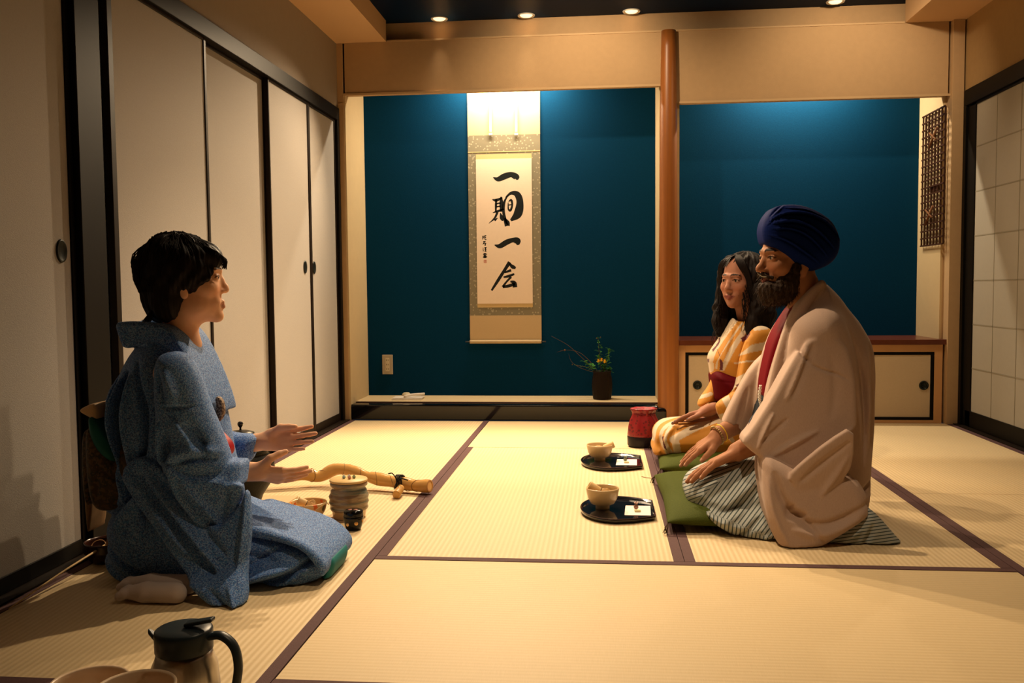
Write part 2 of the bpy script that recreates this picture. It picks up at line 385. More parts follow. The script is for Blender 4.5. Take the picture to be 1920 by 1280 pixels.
# ---- hanging scroll
def scroll():
    o = empty('hanging_scroll', (-.585, YN-.012, .40), 0, 'tall hanging scroll with black brush calligraphy on the blue alcove wall', 'hanging scroll')
    yb = YN-.006
    def q(x0, x1, z0, z1, d, name, m, par=o):
        b = MB().box(x0-o.location.x, x1-o.location.x, yb-d-o.location.y-.0015, yb-d-o.location.y, z0-o.location.z, z1-o.location.z); return local(par, b, name, m)
    # corners measured at the alcove's back wall
    tl, tr = Y(877, 252, YN), Y(1012, 250, YN); bl, br = Y(881.5, 590, YN), Y(1016, 588, YN)
    x0, x1 = (tl.x+bl.x)/2, (tr.x+br.x)/2
    zt = 2.1; z1 = Y(945, 253, YN).z; z2 = Y(945, 591, YN).z; z3 = Y(948, 640, YN).z
    silk = mat('scroll_cream_silk', (.50, .37, .21), .7, var=.05, vscale=200)
    k = NT('scroll_grey_brocade'); tc = k.n('TexCoord'); v = k.n('TexVoronoi'); v.inputs['Scale'].default_value = 55; k.l(tc.outputs['Object'], v.inputs['Vector'])
    fl_ = k.math('LESS_THAN', v.outputs['Distance'], .28); k.l(k.mix(fl_, (.185, .16, .10), (.34, .30, .20)), k.b.inputs['Base Color']); k.b.inputs['Roughness'].default_value = .7
    q(x0, x1, z1, zt, 0, 'upper_cloth', silk)
    q(x0, x1, z2, z1, 0, 'brocade_border', k.m)
    q(x0, x1, z3, z2, 0, 'lower_cloth', silk)
    px0 = Y(894, 430, YN).x; px1 = Y(998, 430, YN).x; pz1 = Y(945, 289, YN).z; pz0 = Y(945, 576, YN).z
    gold = mat('scroll_gold_strip', (.55, .40, .19), .6, var=.15, vscale=300)
    q(px0, px1, pz0, pz1, .0016, 'gold_strip', gold)
    q(px0, px1, Y(945, 569, YN).z, Y(945, 298, YN).z, .0032, 'paper', mat('scroll_paper', (.74, .60, .47), .8, var=.03, vscale=60))
    q(x0, x1, z1-.0+Y(945, 285, YN).z-z1-.001, Y(945, 284, YN).z+.001, .0016, 'brocade_seam', gold)
    # two wind ribbons
    rb = mat('scroll_ribbon', (.8, .7, .52), .6)
    for px in (920, 968):
        xx = Y(px, 200, YN).x; b = MB().box(xx-.0075-o.location.x, xx+.0075-o.location.x, yb-.012-o.location.y, yb-.010-o.location.y, Y(px, 248, YN).z-.4, zt-.4)
        b.box(xx-.011-o.location.x, xx+.011-o.location.x, yb-.013-o.location.y, yb-.008-o.location.y, Y(px, 254, YN).z-.4, Y(px, 250, YN).z-.4)
        local(o, b, 'ribbon', rb)
    M_ = Matrix.Rotation(math.pi/2, 4, 'Y')
    rl = MB().lathe([(.011, 0), (.0115, .01), (.0115, x1-x0-.01), (.011, x1-x0)], c=(x0-o.location.x, yb-.014-o.location.y, z3-.4), M=M_, n=20)
    local(o, rl, 'roller', silk)
    for a, s in ((x0, -1), (x1, 1)):
        rl = MB(); rl.tube([(a-o.location.x, yb-.014-o.location.y, z3-.4), (a+s*.028-o.location.x, yb-.014-o.location.y, z3-.4)], .004, 10)
        local(o, rl, 'roller_tip', mat('roller_tip', (.05, .05, .05), .3))
    # brush strokes: each is a closed outline of varying width along a spline, given in photo pixels
    ink = mat('sumi_ink', (.006, .008, .008), .6)
    WS = 1.45
    def stroke(b, pts, ws):
        pts = [(x, y) for x, y in pts]; n = len(pts)
        P3 = spline([(x, y, w) for (x, y), w in zip(pts, ws)], 7)
        L, R = [], []
        for i, p in enumerate(P3):
            a = P3[max(i-1, 0)]; c = P3[min(i+1, len(P3)-1)]; d = Vector((c.x-a.x, c.y-a.y)); d = d.normalized() if d.length else Vector((1, 0))
            nx, ny = -d.y, d.x; wd = max(p.z*WS, .15)/2
            L.append((p.x+nx*wd, p.y+ny*wd)); R.append((p.x-nx*wd, p.y-ny*wd))
        def P(q_): v = Y(q_[0], q_[1], YN-.011); return Vector((v.x-o.location.x, YN-.0108-o.location.y, v.z-o.location.z))
        Lv = [b.b.verts.new(P(t)) for t in L]; Rv = [b.b.verts.new(P(t)) for t in R]
        for i in range(len(Lv)-1): b.b.faces.new([Lv[i], Lv[i+1], Rv[i+1], Rv[i]])
    z = lambda x, y: (860+x/3.048, 240+y/3.048)
    chars = []
    chars.append([([z(197, 282), z(225, 292), z(262, 276), z(300, 266), z(330, 280), z(336, 296)], [1, 6, 8, 7, 8, 2])])
    chars.append([([z(192, 408), z(215, 412), z(250, 398)], [1, 4, 1.5]), ([z(214, 405), z(213, 440), z(212, 480)], [2, 3, 2]), ([z(243, 392), z(244, 430), z(243, 478)], [2, 5, 3]),
                  ([z(214, 432), z(240, 428)], [2, 2]), ([z(214, 450), z(240, 446)], [2, 2]), ([z(195, 484), z(225, 474), z(262, 462)], [1, 3, 1]),
                  ([z(222, 480), z(205, 515), z(172, 545)], [3, 2.5, .5]), ([z(205, 528), z(222, 514)], [3, 1]), ([z(238, 485), z(246, 512), z(252, 530)], [1, 5, 2]),
                  ([z(282, 385), z(262, 420), z(256, 470), z(264, 520), z(275, 560)], [1, 3, 3.5, 4, 5]), ([z(262, 515), z(280, 540), z(290, 560)], [2, 5, 1]),
                  ([z(268, 398), z(300, 372), z(335, 380), z(350, 425), z(338, 490), z(298, 528)], [2, 4, 8, 9, 11, 3]),
                  ([z(285, 420), z(300, 412), z(306, 440), z(296, 470), z(284, 462), z(283, 425)], [1, 3, 2.5, 3, 2, 1]), ([z(286, 440), z(303, 437)], [1.5, 1.5])])
    chars.append([([z(205, 668), z(235, 674), z(275, 652), z(310, 640), z(335, 646), z(340, 668)], [1, 6, 7, 6, 9, 3])])
    chars.append([([z(292, 766), z(262, 812), z(225, 870), z(188, 928)], [5, 4, 4, 2.5]), ([z(290, 775), z(308, 792), z(326, 800)], [2, 5, 3]),
                  ([z(262, 825), z(300, 812)], [2.5, 3.5]), ([z(256, 852), z(285, 846), z(318, 834)], [2, 3.5, 2.5]), ([z(300, 850), z(272, 880), z(252, 908)], [3, 2.5, 3.5]),
                  ([z(252, 908), z(285, 902), z(322, 890)], [3, 4, 4]), ([z(295, 876), z(318, 884), z(322, 910)], [2, 5, 6])])
    for nm, c in zip(('calligraphy_character',)*4, chars):
        b = MB()
        for pts, ws in c: stroke(b, pts, ws)
        local(o, b, nm, ink, fix=False)
    b = MB()
    for cx, cy, lst in [(148, 625, [(-10, -10, -10, 12), (-10, -6, -1, -8), (-10, 2, -2, 0), (2, -12, 2, 12), (2, -10, 10, -11), (3, 0, 9, -1), (2, 12, 11, 10)]),
                        (148, 657, [(-8, -8, 6, -10), (0, -8, -10, 8), (-6, 2, 8, 0), (8, 0, 4, 10), (-2, 10, 8, 12)]),
                        (149, 692, [(-11, -8, -7, -4), (-11, 0, -7, 3), (-9, 6, -8, 12), (-2, -9, 11, -11), (0, -3, 9, -4), (-1, 3, 10, 2), (4, -10, 4, 12), (-1, 12, 11, 10)]),
                        (150, 728, [(-8, -12, 8, -13), (0, -14, 0, 0), (-11, -5, 12, -7), (-7, 0, 8, -1), (-6, 4, -6, 13), (7, 3, 7, 13), (-6, 5, 7, 4), (-6, 12, 7, 12), (-12, 9, 13, 7)])]:
        for a in lst: stroke(b, [z(cx+a[0], cy+a[1]), z(cx+(a[0]+a[2])/2, cy+(a[1]+a[3])/2+.5), z(cx+a[2], cy+a[3])], [1.1, 1.1, .9])
    local(o, b, 'signature', ink, fix=False)
    b = MB()
    for a in [(-7, -7, 7, -7), (-7, 7, 7, 7), (-7, -7, -7, 7), (7, -7, 7, 7), (-3, -4, 3, -4), (0, -5, 0, 5), (-4, 2, 4, 2)]: stroke(b, [z(152+a[0], 762+a[1]), z(152+a[2], 762+a[3])], [.7, .7])
    local(o, b, 'seal_mark', mat('seal_red', (.5, .16, .1), .7), fix=False)
scroll()
# ---- double wall socket
p = Y(727, 683, YN)
so_ = empty('wall_socket', p, 0, 'pale vertical socket plate low on the blue alcove wall', 'wall socket')
local(so_, MB().box(-.034, .034, -.008, -.001, -.062, .062), 'plate', mat('socket_plate', (.42, .36, .27), .5), bevel=.002)
local(so_, MB().box(-.013, .013, -.0095, -.008, -.042, .042), 'socket_insert', mat('socket_insert', (.62, .55, .40), .4), bevel=.001)
b = MB()
for zz in (-.028, -.0, .028):
    b.box(-.007, -.004, -.0101, -.0094, zz-.005, zz+.005).box(.004, .007, -.0101, -.0094, zz-.005, zz+.005)
local(so_, b, 'slots', mat('slot_dark', (.05, .04, .03), .6))
# ---- folded cloth and incense box on the alcove floor
pc = F(766, 748, .1)
fc = empty('folded_white_cloth', (pc.x, pc.y, .1), .02, 'folded white cloth lying on the alcove floor below the wall socket', 'cloth')
wc = mat('white_cloth', (.75, .68, .6), .8, bump=.2, bscale=300)
local(fc, MB().box(-.095, .09, -.05, .05, .0, .008).box(-.09, .092, -.045, .048, .0082, .014), 'folded_cloth', wc, bevel=.002)
b = MB().tube(spline([(-.02, -.04, .022), (.03, -.015, .03), (.098, .012, .032)], 6), [.009]*13, 10, flat=.8)
local(fc, b, 'cloth_roll', wc)
inc = empty('incense_box', (F(768, 742, .1).x+.0, pc.y+.07, .1), 0, 'tiny round cream lidded box behind the folded white cloth', 'box')
local(inc, MB().lathe([(.0, .0), (.022, .001), (.026, .008), (.026, .016)], n=28), 'box_base', mat('cream_ceramic', (.6, .5, .32), .4))
local(inc, MB().lathe([(.0265, .0165), (.026, .024), (.018, .032), (0, .034)], n=28), 'box_lid', MATS['cream_ceramic'])
# ---- flower vase
pv = F(1129, 748, .1)
va = empty('flower_vase', (pv.x, pv.y, .1), 0, 'dark brown woven bamboo vase at the right end of the alcove floor', 'vase')
vm = NT('woven_dark_bamboo'); tc = vm.n('TexCoord'); br = vm.n('TexWave'); br.inputs['Scale'].default_value = 90; br.inputs['Distortion'].default_value = 3; vm.l(tc.outputs['Object'], br.inputs['Vector'])
vm.l(vm.mix(br.outputs['Fac'], (.006, .004, .003), (.022, .011, .007)), vm.b.inputs['Base Color']); vm.b.inputs['Roughness'].default_value = .5; vm.b.inputs['Specular IOR Level'].default_value = .15; vm.bump(br.outputs['Fac'], .6, .003)
local(va, MB().lathe([(.0, 0), (.052, .0), (.055, .01), (.060, .05), (.062, .09), (.058, .13), (.052, .155), (.056, .17), (.05, .172), (.046, .15), (.05, .06), (0, .03)], n=44,
      fn=lambda q, a: q*(1+.012*math.sin(14*a))), 'vase_body', vm.m)
fa = empty('flower_arrangement', (pv.x, pv.y, .135), 0, 'sprig arrangement with green leaves and yellow flowers standing in the dark vase', 'flowers')
def leaf(b, base, d, L, wd, mi=0, droop=.25):
    d = Vector(d).normalized(); s = d.cross(Vector((0, 0, 1))); s = s.normalized() if s.length > .01 else Vector((1, 0, 0)); n_ = s.cross(d)
    prev = None
    for i in range(6):
        t = i/5; c = Vector(base)+d*L*t-Vector((0, 0, 1))*droop*L*t*t; ww = wd*math.sin(math.pi*min(1, .08+.92*t))**.8*.5 if t < 1 else .0004
        ring = [b.b.verts.new(c-s*ww+n_*ww*.3), b.b.verts.new(c), b.b.verts.new(c+s*ww+n_*ww*.3)]
        if prev:
            for k_ in (0, 1):
                f = b.b.faces.new([prev[k_], prev[k_+1], ring[k_+1], ring[k_]]); f.material_index = mi; f.smooth = True
        prev = ring
rl = random.Random(7)
def rel(px, py, yo=0.0): v = Y(px, py, pv.y+yo); return Vector((v.x-pv.x, yo, v.z-.135))
gm = mat('leaf_green', (.06, .23, .045), .5, var=.4, vscale=40); stm = mat('stem_brown', (.11, .06, .03), .6); yel = mat('petal_yellow', (.85, .5, .02), .5)
stems = [[(1128, 705), (1124, 670), (1122, 634)], [(1130, 705), (1137, 680), (1143, 655)], [(1126, 705), (1112, 690), (1096, 678)], [(1128, 705), (1132, 690), (1120, 668)],
         [(1127, 705), (1105, 690), (1078, 684)], [(1129, 706), (1140, 700), (1144, 690)]]
bs = MB(); bl_ = MB()
for k_, sp in enumerate(stems):
    pts = spline([rel(a, b_, (rl.random()-.5)*.04*i) for i, (a, b_) in enumerate(sp)], 6)
    bs.tube(pts, .0013, 6)
    for j, q_ in enumerate(pts[3:]):
        for _ in range(3 if k_ not in (4,) else 2):
            dv = (rl.uniform(-1, 1), rl.uniform(-.8, .6), rl.uniform(-.2, .8)); leaf(bl_, q_, dv, rl.uniform(.016, .036) if k_ != 4 else rl.uniform(.006, .012), rl.uniform(.008, .016) if k_ != 4 else .004)
for _ in range(26):
    q_ = rel(rl.uniform(1108, 1142), rl.uniform(678, 702), rl.uniform(-.03, .02)); leaf(bl_, q_, (rl.uniform(-1, 1), rl.uniform(-1, .3), rl.uniform(-.3, .7)), rl.uniform(.02, .04), rl.uniform(.01, .02))
for sp in ([(1124, 700), (1105, 676), (1085, 660), (1062, 656), (1044, 660)], [(1110, 688), (1080, 660), (1062, 645), (1034, 630)], [(1122, 700), (1090, 690), (1072, 678), (1066, 663)]):
    pts = spline([rel(a, b_, -.01) for a, b_ in sp], 6); bs.tube(pts, [.0017-.0011*i/len(pts) for i in range(len(pts))], 6)
for (a, b_, r_) in ((1059, 656, .006), (1073, 683, .004), (1119, 634, .004), (1126, 632, .0035)): bs.ball(rel(a, b_, -.01), r_, 10)
local(fa, bs, 'stems', stm); local(fa, bl_, 'leaves', gm, fix=False)
for (cx, cy, yo) in ((1122, 676, -.045), (1134, 677, -.04), (1128, 674, -.03)):
    b = MB(); c0 = rel(cx, cy, yo)
    for i in range(7):
        a = i*2*math.pi/7; leaf(b, c0, (math.cos(a), -.4, math.sin(a)), .013, .009, 0, .0)
    b.ball(c0+Vector((0, -.003, 0)), .0035, 8)
    local(fa, b, 'yellow_flower', yel, fix=False)
# ---- tea trays with bowl, whisk, napkin and sweets
black = mat('tray_black_lacquer', (.006, .005, .007), .12, coat=.8)
rim_m = mat('tray_rim_brown', (.06, .03, .028), .2, coat=.5)
bowl_m = mat('tea_bowl_cream_glaze', (.62, .45, .24), .3, coat=.4, var=.08, vscale=18)
bamb = mat('whisk_bamboo', (.66, .45, .2), .5, var=.12, vscale=60)
def bowl(name, loc, r, h, m, label, cat='tea bowl', group=None, foot=.42, rz=0, decor=None, thick=.004):
    o = empty(name, loc, rz, label, cat, group)
    pr = [(0, .004), (r*foot*.8, .004), (r*foot*.86, 0), (r*foot, 0), (r*foot, .009), (r*foot*1.06, .012), (r*.72, h*.26), (r*.9, h*.52), (r*.985, h*.85), (r, h-.002), (r-.0015, h), (r-thick, h-.003)]
    pi = [(r*.94, h*.8), (r*.86, h*.52), (r*.68, h*.30), (r*.4, .018), (0, .0135)]
    local(o, MB().lathe(pr+pi, n=64), 'bowl_body', m)
    return o
def whisk(tip, top, label, open_=True, group=None):
    """handle end 'top', tines end 'tip'"""
    tip, top = Vector(tip), Vector(top); d = (top-tip); L = d.length
    o = empty('tea_whisk', tip, 0, label, 'tea whisk', group)
    M_ = d.to_track_quat('Z', 'Y').to_matrix().to_4x4()
    b = MB(); hl = L*.52
    b.lathe([(.0135, L-hl), (.0148, L-hl+.004), (.0155, L-.002), (.0145, L), (.0108, L), (.0105, L-.02), (0, L-.022)], n=28, M=M_)
    local(o, b, 'whisk_handle', bamb)
    b = MB()
    for k_ in range(44):
        a = k_*2*math.pi/44; rr = lambda t, f_: (.0122+f_*math.sin(math.pi*min(1, t*1.05))*.013)
        pts = []
        for j in range(6):
            t = j/5; r_ = rr(t, 1.0 if k_ % 2 else .25)*(1 if t < .9 else .9); pts.append(M_ @ Vector((r_*math.cos(a), r_*math.sin(a), (L-hl)*(1-t))))
        b.tube(pts, .0006, 4, cap=False)
    local(o, b, 'tines', bamb)
    b = MB(); ring_ = [M_ @ Vector((.0148*math.cos(t*2*math.pi/24), .0148*math.sin(t*2*math.pi/24), L-hl+.003)) for t in range(25)]
    b.tube(ring_, .0011, 6); local(o, b, 'thread', mat('whisk_thread', (.04, .03, .02), .7))
    return o
def tray(cx, cy, s, label, sweets, lab2):
    o = empty('serving_tray', (cx, cy, .0022), 0, label, 'tray', 'half-moon lacquer trays')
    # outline: rounded left half, right half drawn to a straight short end
    out = []
    R_x, R_y = .118, .168
    for i in range(25):
        a = math.pi/2+math.pi*i/24; out.append((R_x*math.cos(a)*1.02, R_y*math.sin(a)))
    out += [(.055, -R_y*.93), (.1, -R_y*.78), (.132, -R_y*.66), (.132, R_y*.66), (.1, R_y*.78), (.055, R_y*.93)]
    out = [(x*s, y*s) for x, y in out]
    b = MB(); bm = b.b; nn = len(out)
    def ringv(k_, z_): return [bm.verts.new((x*k_, y*k_, z_)) for x, y in out]
    rr = [ringv(.93, 0), ringv(.985, .004), ringv(1.0, .015), ringv(.985, .0155), ringv(.955, .007)]
    for A, B in zip(rr[:-1], rr[1:]):
        for i in range(nn): f = bm.faces.new([A[i], A[(i+1) % nn], B[(i+1) % nn], B[i]]); f.smooth = True
    bm.faces.new(rr[0][::-1]); bm.faces.new(rr[-1])
    local(o, b, 'tray_body', black)
    b = MB(); pts = [Vector((x*1.0, y*1.0, .0152)) for x, y in out]; pts.append(pts[0]); b.tube(pts, .0013, 6); local(o, b, 'tray_rim', rim_m)
    return o
T1 = tray(.047, 3.118, 1.0, 'black lacquer half-moon tray nearest the viewer, under the nearer tea bowl', 1, 1)
T2 = tray(.036, 3.975, 1.05, 'black lacquer half-moon tray farther back, under the farther tea bowl', 1, 1)
zt_ = .0022+.0072
B1 = bowl('tea_bowl', (.003, 3.135, zt_), .0575, .073, bowl_m, 'cream tea bowl on the nearer tray, whisk handle leaning out to the left', group='tea bowls on black trays')
B2 = bowl('tea_bowl', (-.008, 4.02, zt_), .0585, .070, bowl_m, 'cream tea bowl on the farther tray, whisk leaning to the right', group='tea bowls on black trays')
whisk((.030, 3.135, .044), Y(1104, 909, 3.13), 'bamboo whisk resting in the nearer cream bowl, handle open to the left', group='whisks in the guest bowls')
whisk((-.035, 4.02, .040), Y(1151, 832, 4.02), 'bamboo whisk resting in the farther cream bowl, handle pointing right', group='whisks in the guest bowls')
nap = mat('white_napkin_paper', (.82, .74, .68), .8)
def napkin(cx, cy, s, label, l2, c1):
    a = -.04
    M_ = Matrix.Rotation(a, 3, 'Z')
    b = MB(); pts = [(-.043, -.068), (.043, -.064), (.043, .07), (-.041, .066)]
    b.prism([M_ @ Vector((x*s, y*s, 0)) for x, y in pts], (0, 0, .0006)); b.prism([M_ @ Vector((x*s+.002, y*s-.003, .0007)) for x, y in pts], (0, 0, .0006))
    o = b.build('paper_napkin', nap); o.location = (cx, cy, zt_+.0003); tag(o, label, 'napkin', 'white papers on the trays')
    w_ = empty('wrapped_sweet', (cx-.004, cy+.012, zt_+.0018), .3, l2, 'sweet', 'twisted wrapped sweets')
    b = MB().ball((0, 0, .0085), .0085, 16, sc_=(1, 1, 1)); local(w_, b, 'sweet_ball', c1)
    b = MB().lathe([(.0015, .015), (.005, .02), (.008, .024), (.0075, .0245), (.001, .018)], n=14, fn=lambda q, t: q*(1+.15*math.sin(5*t)) if q.z > .018 else q); local(w_, b, 'wrapper_twist', c1)
    b = MB().box(-.0105, .0105, -.006, .006, 0, .007); o2 = b.build('square_sweet', mat('pale_sweet', (.78, .66, .36), .6), bevel=.002); o2.location = (cx+.0, cy-.022, zt_+.0018); o2.rotation_euler.z = .1
    tag(o2, l2.replace('wrapped twist sweet', 'small pale yellow block sweet').replace('pinkish brown ', '').replace('grey green ', ''), 'sweet', 'pale block sweets')
napkin(.122, 3.105, 1.0, 'white paper on the right end of the nearer tray, with two sweets', 'pinkish brown wrapped twist sweet on the nearer white paper', mat('wrap_pink', (.34, .17, .12), .3, coat=.5))
napkin(.108, 3.965, 1.02, 'white paper on the right end of the farther tray, with two sweets', 'grey green wrapped twist sweet on the farther white paper', mat('wrap_green', (.22, .24, .15), .3, coat=.5))
# ---- small stem lying on the mat
b = MB().tube(spline([F(1203, 893, .0015), F(1212, 895, .003), F(1220, 896, .002), F(1228, 898, .002)], 4), .0013, 6)
tag(b.build('dry_stem', mat('dry_stem', (.30, .18, .09), .7)), 'thin dry stem lying on the mat between the two trays and cushions', 'stem')
# ---- lidded red drawstring bag
pb = F(1207, 838)
bg = empty('drawstring_bag', (pb.x, pb.y+.02, .0022), 0, 'dark red patterned drawstring bag with a black base, beside the woman in yellow', 'bag')
redm = NT('bag_red_cloth'); tc = redm.n('TexCoord'); v = redm.n('TexVoronoi'); v.inputs['Scale'].default_value = 60; redm.l(tc.outputs['Object'], v.inputs['Vector'])
redm.l(redm.mix(redm.math('LESS_THAN', v.outputs['Distance'], .35), (.22, .004, .008), (.10, .002, .004)), redm.b.inputs['Base Color']); redm.b.inputs['Roughness'].default_value = .4; redm.bump(v.outputs['Distance'], .4)
def fold(q, a): k_ = 1+(.05*math.sin(9*a+1)+.06*math.sin(4*a))*min(1, max(0, (q.z-.05)/.08)); return Vector((q.x*k_, q.y*k_*.85, q.z))
local(bg, MB().lathe([(0, .0), (.072, .0), (.078, .008), (.079, .05), (.076, .056), (.0, .056)], n=36, fn=lambda q, a: Vector((q.x, q.y*.85, q.z))), 'bag_base', mat('bag_black_base', (.01, .006, .008), .4))
local(bg, MB().lathe([(.078, .05), (.0785, .06), (.075, .095), (.067, .125), (.057, .148), (.052, .160), (.056, .172), (.064, .184), (.061, .186), (.04, .165), (0, .158)], n=72, fn=fold), 'bag_cloth', redm.m)
b = MB(); b.tube([(.054*math.cos(t*.3), .046*math.sin(t*.3), .160) for t in range(22)], .0028, 8); b.tube(spline([(.03, -.035, .166), (.05, -.06, .13), (.04, -.07, .09)], 5), .002, 6)
local(bg, b, 'drawstring', mat('cord_dark_red', (.12, .004, .008), .6))
# ---- iron kettle on its brazier, behind the host
iron = mat('cast_iron', (.016, .016, .014), .45, metal=.6, bump=.5, bscale=180); pk = Y(452, 850, 3.13)
kx, ky = pk.x+.0, 3.13
br_ = empty('brazier', (kx, ky, .0), 0, 'dark bulging metal brazier with ring handle, behind the host in blue', 'brazier')
local(br_, MB().lathe([(0, .0), (.062, .0), (.066, .006), (.075, .03), (.105, .075), (.118, .115), (.116, .15), (.1, .175), (.092, .186), (.098, .19), (.104, .198), (.097, .2), (.088, .188), (.1, .15), (0, .05)], n=56), 'brazier_body', iron)
for sgn in (1, -1):
    b = MB(); b.tube([(sgn*.118, .0, .128+.0), (sgn*.128, 0, .128)], .006, 8)
    b.tube([(sgn*.126, .0+.022*math.cos(t*2*math.pi/20), .108+.022*math.sin(t*2*math.pi/20)) for t in range(21)], .0042, 8); local(br_, b, 'ring_handle', mat('ring_metal', (.08, .07, .06), .2, metal=.9))
bs_ = MB().box(-.15, .15, -.13, .13, 0.0, .008); o = bs_.build('brazier_board', mat('pale_board_timber', (.62, .47, .27), .5, var=.1, vscale=12), bevel=.001); o.location = (kx+.015, ky-.005, .0020); tag(o, 'flat pale wooden board on the mat under the dark brazier', 'board')
br_.location.z = .0102
kt = empty('iron_kettle', (kx, ky, .172), 0, 'black iron kettle with round knobbed lid, sitting in the brazier', 'kettle')
local(kt, MB().lathe([(0, .0), (.05, .003), (.078, .02), (.088, .042), (.080, .064), (.055, .078), (.044, .081), (.042, .088), (.036, .088), (0, .086)], n=48), 'kettle_body', iron)
local(kt, MB().lathe([(0, .0885), (.046, .0885), (.049, .091), (.048, .095), (.03, .101), (.012, .104), (0, .105)], n=40), 'kettle_lid', mat('lid_dark_bronze', (.03, .027, .022), .35, metal=.7))
local(kt, MB().lathe([(0, .104), (.004, .105), (.0035, .112), (.005, .115), (.0095, .121), (.0105, .127), (.008, .133), (0, .136)], n=24), 'lid_knob', mat('knob_gloss', (.01, .01, .012), .12, coat=.5))
for sg in (-1, 1):
    local(kt, MB().tube(spline([(sg*.066, 0, .07), (sg*.08, 0, .082), (sg*.088, 0, .074), (sg*.084, 0, .06)], 4), .0055, 8), 'kettle_lug', iron)
# ---- bamboo length with thin cord, laid on the mat
cane = mat('polished_cane', (.60, .33, .10), .25, coat=.5, var=.15, vscale=10)
by = lambda px, py, y: Y(px, py, y)
bp = [(505, 892, 3.40), (540, 893, 3.42), (575, 889, 3.45), (600, 893, 3.46), (628, 880, 3.47), (660, 882, 3.45), (690, 893, 3.42), (720, 900, 3.40), (750, 905, 3.38), (780, 910, 3.36), (806, 911, 3.34)]
pts = spline([by(*q) for q in bp], 6); lo = min(p.z for p in pts)
pts = [Vector((p.x, p.y, max(p.z, .022))) for p in pts]
rad = []
for i, p in enumerate(pts):
    t = i/(len(pts)-1); rad.append(.0215+.004*math.sin(t*21)**2-.004*(abs(t-.55) < .06))
cn = empty('bamboo_root_cane', pts[-1], 0, 'long wavy polished bamboo cane lying on the mat behind the water jar', 'bamboo cane')
L0 = cn.location.copy(); rp = [p-L0 for p in pts]
b = MB().tube(rp, rad, 20, cap=False); b.tube([rp[-1], rp[-1]+(rp[-4]-rp[-1])*.6], [.0155, .012], 16)
bm = b.b
local(cn, b, 'cane_shaft', cane)
b = MB()
T_ = (rp[-1]-rp[-2]).normalized(); M_ = T_.to_track_quat('Z', 'Y').to_matrix().to_4x4()
b.lathe([(rad[-1], -.001), (rad[-1]-.001, .001), (.016, .0008), (.0155, -.012), (0, -.013)], c=rp[-1], M=M_, n=20); local(cn, b, 'cut_end', mat('cane_cut', (.42, .22, .08), .7))
for k0 in (14, 20, 27, 33, 39, 45, 50, 55):
    if k0 >= len(rp): continue
    T_ = (rp[min(k0+1, len(rp)-1)]-rp[k0-1]).normalized(); u = T_.cross(Vector((0, 0, 1))).normalized(); v_ = T_.cross(u)
    ring_ = [rp[k0]+T_*(.018*math.sin(a*2*math.pi/20+k0))+(u*math.cos(a*2*math.pi/20)+v_*math.sin(a*2*math.pi/20))*(rad[k0]+.0006) for a in range(21)]
    cordb = MB(); cordb.tube(ring_, .0009, 5)
    local(cn, cordb, 'node_line', mat('node_brown', (.16, .08, .03), .6))
kb = MB(); kc = Y(748, 903, 3.36)-L0; rr_ = random.Random(3)
for q in range(4):
    a0 = q*.006; ring_ = [kc+Vector((a0-.006+.004*math.sin(t), .026*math.cos(t*2*math.pi/16), .026*math.sin(t*2*math.pi/16))) for t in range(17)]; kb.tube(ring_, .0028, 6)
for e_ in ((-.035, -.02, .035), (.03, -.03, .028), (.04, -.025, .012), (-.01, -.035, -.02), (.01, -.03, .01)): kb.tube(spline([kc+Vector((0, -.024, .01)), kc+Vector((e_[0]*.5, e_[1]-.01, e_[2]*.8+.01)), kc+Vector(e_)], 5), .0024, 6)
local(cn, kb, 'black_cord', mat('black_cord', (.008, .008, .008), .7))
# short bamboo lid rest tied beside it
sb = empty('short_bamboo_tube', F(741, 938)+Vector((0, .02, .0165)), 0, 'short open bamboo tube lying at the corded end of the long cane', 'bamboo tube')
M_ = Vector((.05, .75, .16)).normalized().to_track_quat('Z', 'Y').to_matrix().to_4x4()
local(sb, MB().lathe([(.009, 0), (.0145, -.001), (.0155, .002), (.0145, .035), (.0155, .038), (.0145, .041), (.014, .06), (.008, .06), (.0085, .01)], M=M_, n=24), 'tube_body', cane)
local(sb, MB().lathe([(.0092, .0015), (.0088, .03), (0, .031)], M=M_, n=20), 'tube_hollow', mat('cane_inside', (.22, .09, .03), .8))
# ---- ceramic water jar
pj = F(655, 969); jx, jy = pj.x, pj.y
jar = empty('water_jar', (jx, jy, .0), .4, 'ribbed stoneware water jar in blue green and tan glaze with flat wooden lid', 'water jar')
jm = NT('jar_banded_glaze'); tc = jm.n('TexCoord'); mp = jm.n('Mapping'); mp.inputs['Scale'].default_value = (5, 5, 60); jm.l(tc.outputs['Object'], mp.inputs[0])
n1 = jm.n('TexNoise'); n1.inputs['Scale'].default_value = 1.2; n1.inputs['Detail'].default_value = 6; n1.inputs['Distortion'].default_value = .25; jm.l(mp.outputs[0], n1.inputs['Vector'])
rp_ = jm.n('ValToRGB'); e = rp_.color_ramp.elements; e[0].position = .32; e[0].color = (.05, .08, .08, 1); e[1].position = .66; e[1].color = (.36, .25, .13, 1)
for ps, c in ((.42, (.13, .15, .12)), (.5, (.33, .27, .17)), (.58, (.20, .125, .065))):
    q = e.new(ps); q.color = (*c, 1)
jm.l(n1.outputs['Fac'], rp_.inputs[0]); sx = jm.n('SeparateXYZ'); jm.l(tc.outputs['Object'], sx.inputs[0])
jm.l(jm.mix(jm.math('LESS_THAN', sx.outputs[2], .028), rp_.outputs[0], (.55, .36, .16)), jm.b.inputs['Base Color']); jm.b.inputs['Roughness'].default_value = .35; jm.b.inputs['Coat Weight'].default_value = .3; jm.bump(n1.outputs['Fac'], .3)
prf = [(0, 0), (.05, 0), (.055, .006), (.058, .03)]
